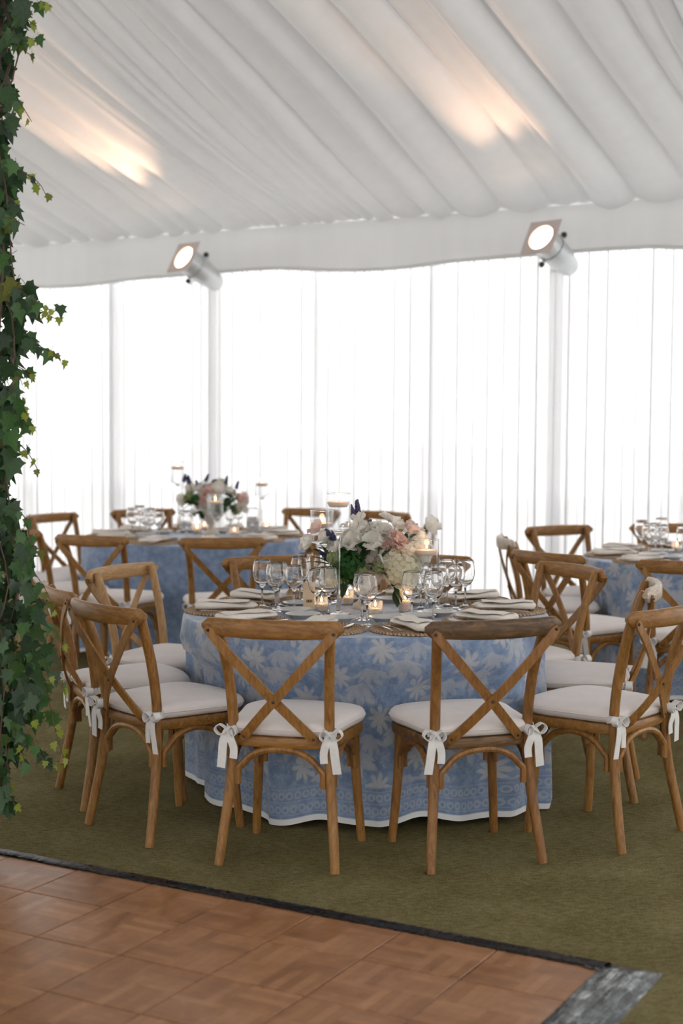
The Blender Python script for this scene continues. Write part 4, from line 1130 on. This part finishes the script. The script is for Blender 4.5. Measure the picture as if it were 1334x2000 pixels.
# trailing sprigs: pixel polyline, depth, small lime leaves toward the tip
SPR = [([(30, 0), (60, 5), (80, 8), (101, 12)], 5), ([(38, 8), (50, 34), (72, 52)], 5), ([(22, 60), (45, 78), (72, 74)], 5), ([(10, 70), (35, 90), (66, 112)], 4), ([(20, 178), (42, 205), (62, 238)], 4),
       ([(0, 312), (28, 328), (58, 344), (78, 360), (90, 382)], 9), ([(5, 372), (25, 392), (35, 405)], 3), ([(8, 425), (26, 428), (48, 440)], 3), ([(30, 560), (70, 590), (95, 605), (118, 598)], 6), ([(55, 585), (85, 610), (112, 625)], 5),
       ([(50, 660), (85, 680), (105, 690), (123, 712)], 7), ([(20, 700), (35, 730), (44, 752)], 4), ([(25, 708), (50, 725), (70, 735)], 4), ([(10, 772), (38, 783), (54, 812)], 5), ([(20, 800), (40, 820), (56, 834)], 5), ([(30, 860), (55, 885), (76, 922)], 5),
       ([(20, 990), (48, 1010), (60, 1060), (80, 1085)], 6), ([(46, 1075), (62, 1110), (88, 1150), (105, 1190)], 6), ([(70, 1180), (92, 1220), (110, 1235), (124, 1268)], 7), ([(80, 1290), (104, 1320), (128, 1350)], 6), ([(90, 1340), (100, 1390), (112, 1440), (126, 1488)], 10),
       ([(55, 1430), (80, 1478), (100, 1492), (124, 1492)], 8), ([(20, 1400), (38, 1450), (52, 1505)], 6), ([(10, 1440), (18, 1520), (30, 1585)], 7), ([(40, 1330), (60, 1380), (75, 1410)], 5), ([(60, 1150), (90, 1180), (115, 1195)], 4)]
for pts, n in SPR:
    y0 = 5.20+rv.uniform(-.10, .06); P3 = [Pz(x, y, y0-.03*k)-org for k, (x, y) in enumerate(pts)]; sp_ = smooth_path(P3, 5)
    MB().tube(sp_, [.0021-.0010*k/len(sp_) for k in range(len(sp_))], 5).build('vine', M_STEM, ivy)
    for k in range(n):
        f = (k+.6)/n; q = sp_[min(len(sp_)-1, int(f*(len(sp_)-1)))]+org
        lime = f > .45 and rv.random() < .75
        add_leaf(q+Vector((rv.uniform(-.018, .018), rv.uniform(-.01, .01), rv.uniform(-.004, .006))), rv.uniform(.026, .036) if lime else rv.uniform(.038, .060), (2 if rv.random() < .75 else 3) if lime else rv.choice((0, 1, 1)))
# body of the column
while leaf_n < 298:
    yy = rv.uniform(-20, 1590); wgt = .55 if yy < 500 else (.8 if yy < 1000 else 1.0)
    if rv.random() > wgt: continue
    e = edge(yy); x = e-14-abs(rv.gauss(0, .45))*(e+30) + rv.uniform(-6, 4)
    if x < -25: x = rv.uniform(-20, max(0, e-20))
    P = Pz(x, yy-12, 5.26+rv.uniform(-.17, .15)); add_leaf(P, rv.uniform(.055, .088), rv.choice((0, 0, 0, 1, 1, 3 if rv.random() < .3 else 0)))
# dense foliage behind and round the pole, one uncountable mass
_, (lv, lfs) = ivy_mesh('tmp', M_LEAF[0], .25)
b = MB()
for k in range(950):
    yy = rv.uniform(-60, 1560); a = rv.uniform(0, 2*PI); e = edge(max(0, yy)); 
    if rv.random() < .62: P = Pz(rv.uniform(-40, max(6, e-26)), yy-10, 5.33+rv.uniform(-.08, .20))-org
    else: P = Vector((.12*math.cos(a)*rv.uniform(.6, 1.2), .12*math.sin(a)*rv.uniform(.6, 1.2), Pz(0, yy, 5.3).z))
    s = rv.uniform(.055, .085)
    M = Matrix.Translation(P) @ Matrix.Rotation(rv.uniform(0, 6.3) if rv.random() < .3 else rv.uniform(-1, 1), 4, 'Z') @ Matrix.Rotation(PI/2-rv.uniform(-.2, .8), 4, 'X') @ Matrix.Rotation(rv.uniform(-.8, .8), 4, 'Z') @ Matrix.Scale(s, 4)
    b.add(lv, lfs, M)
o = b.build('foliage', M_LEAF[0], ivy, 180); o['kind'] = 'stuff'
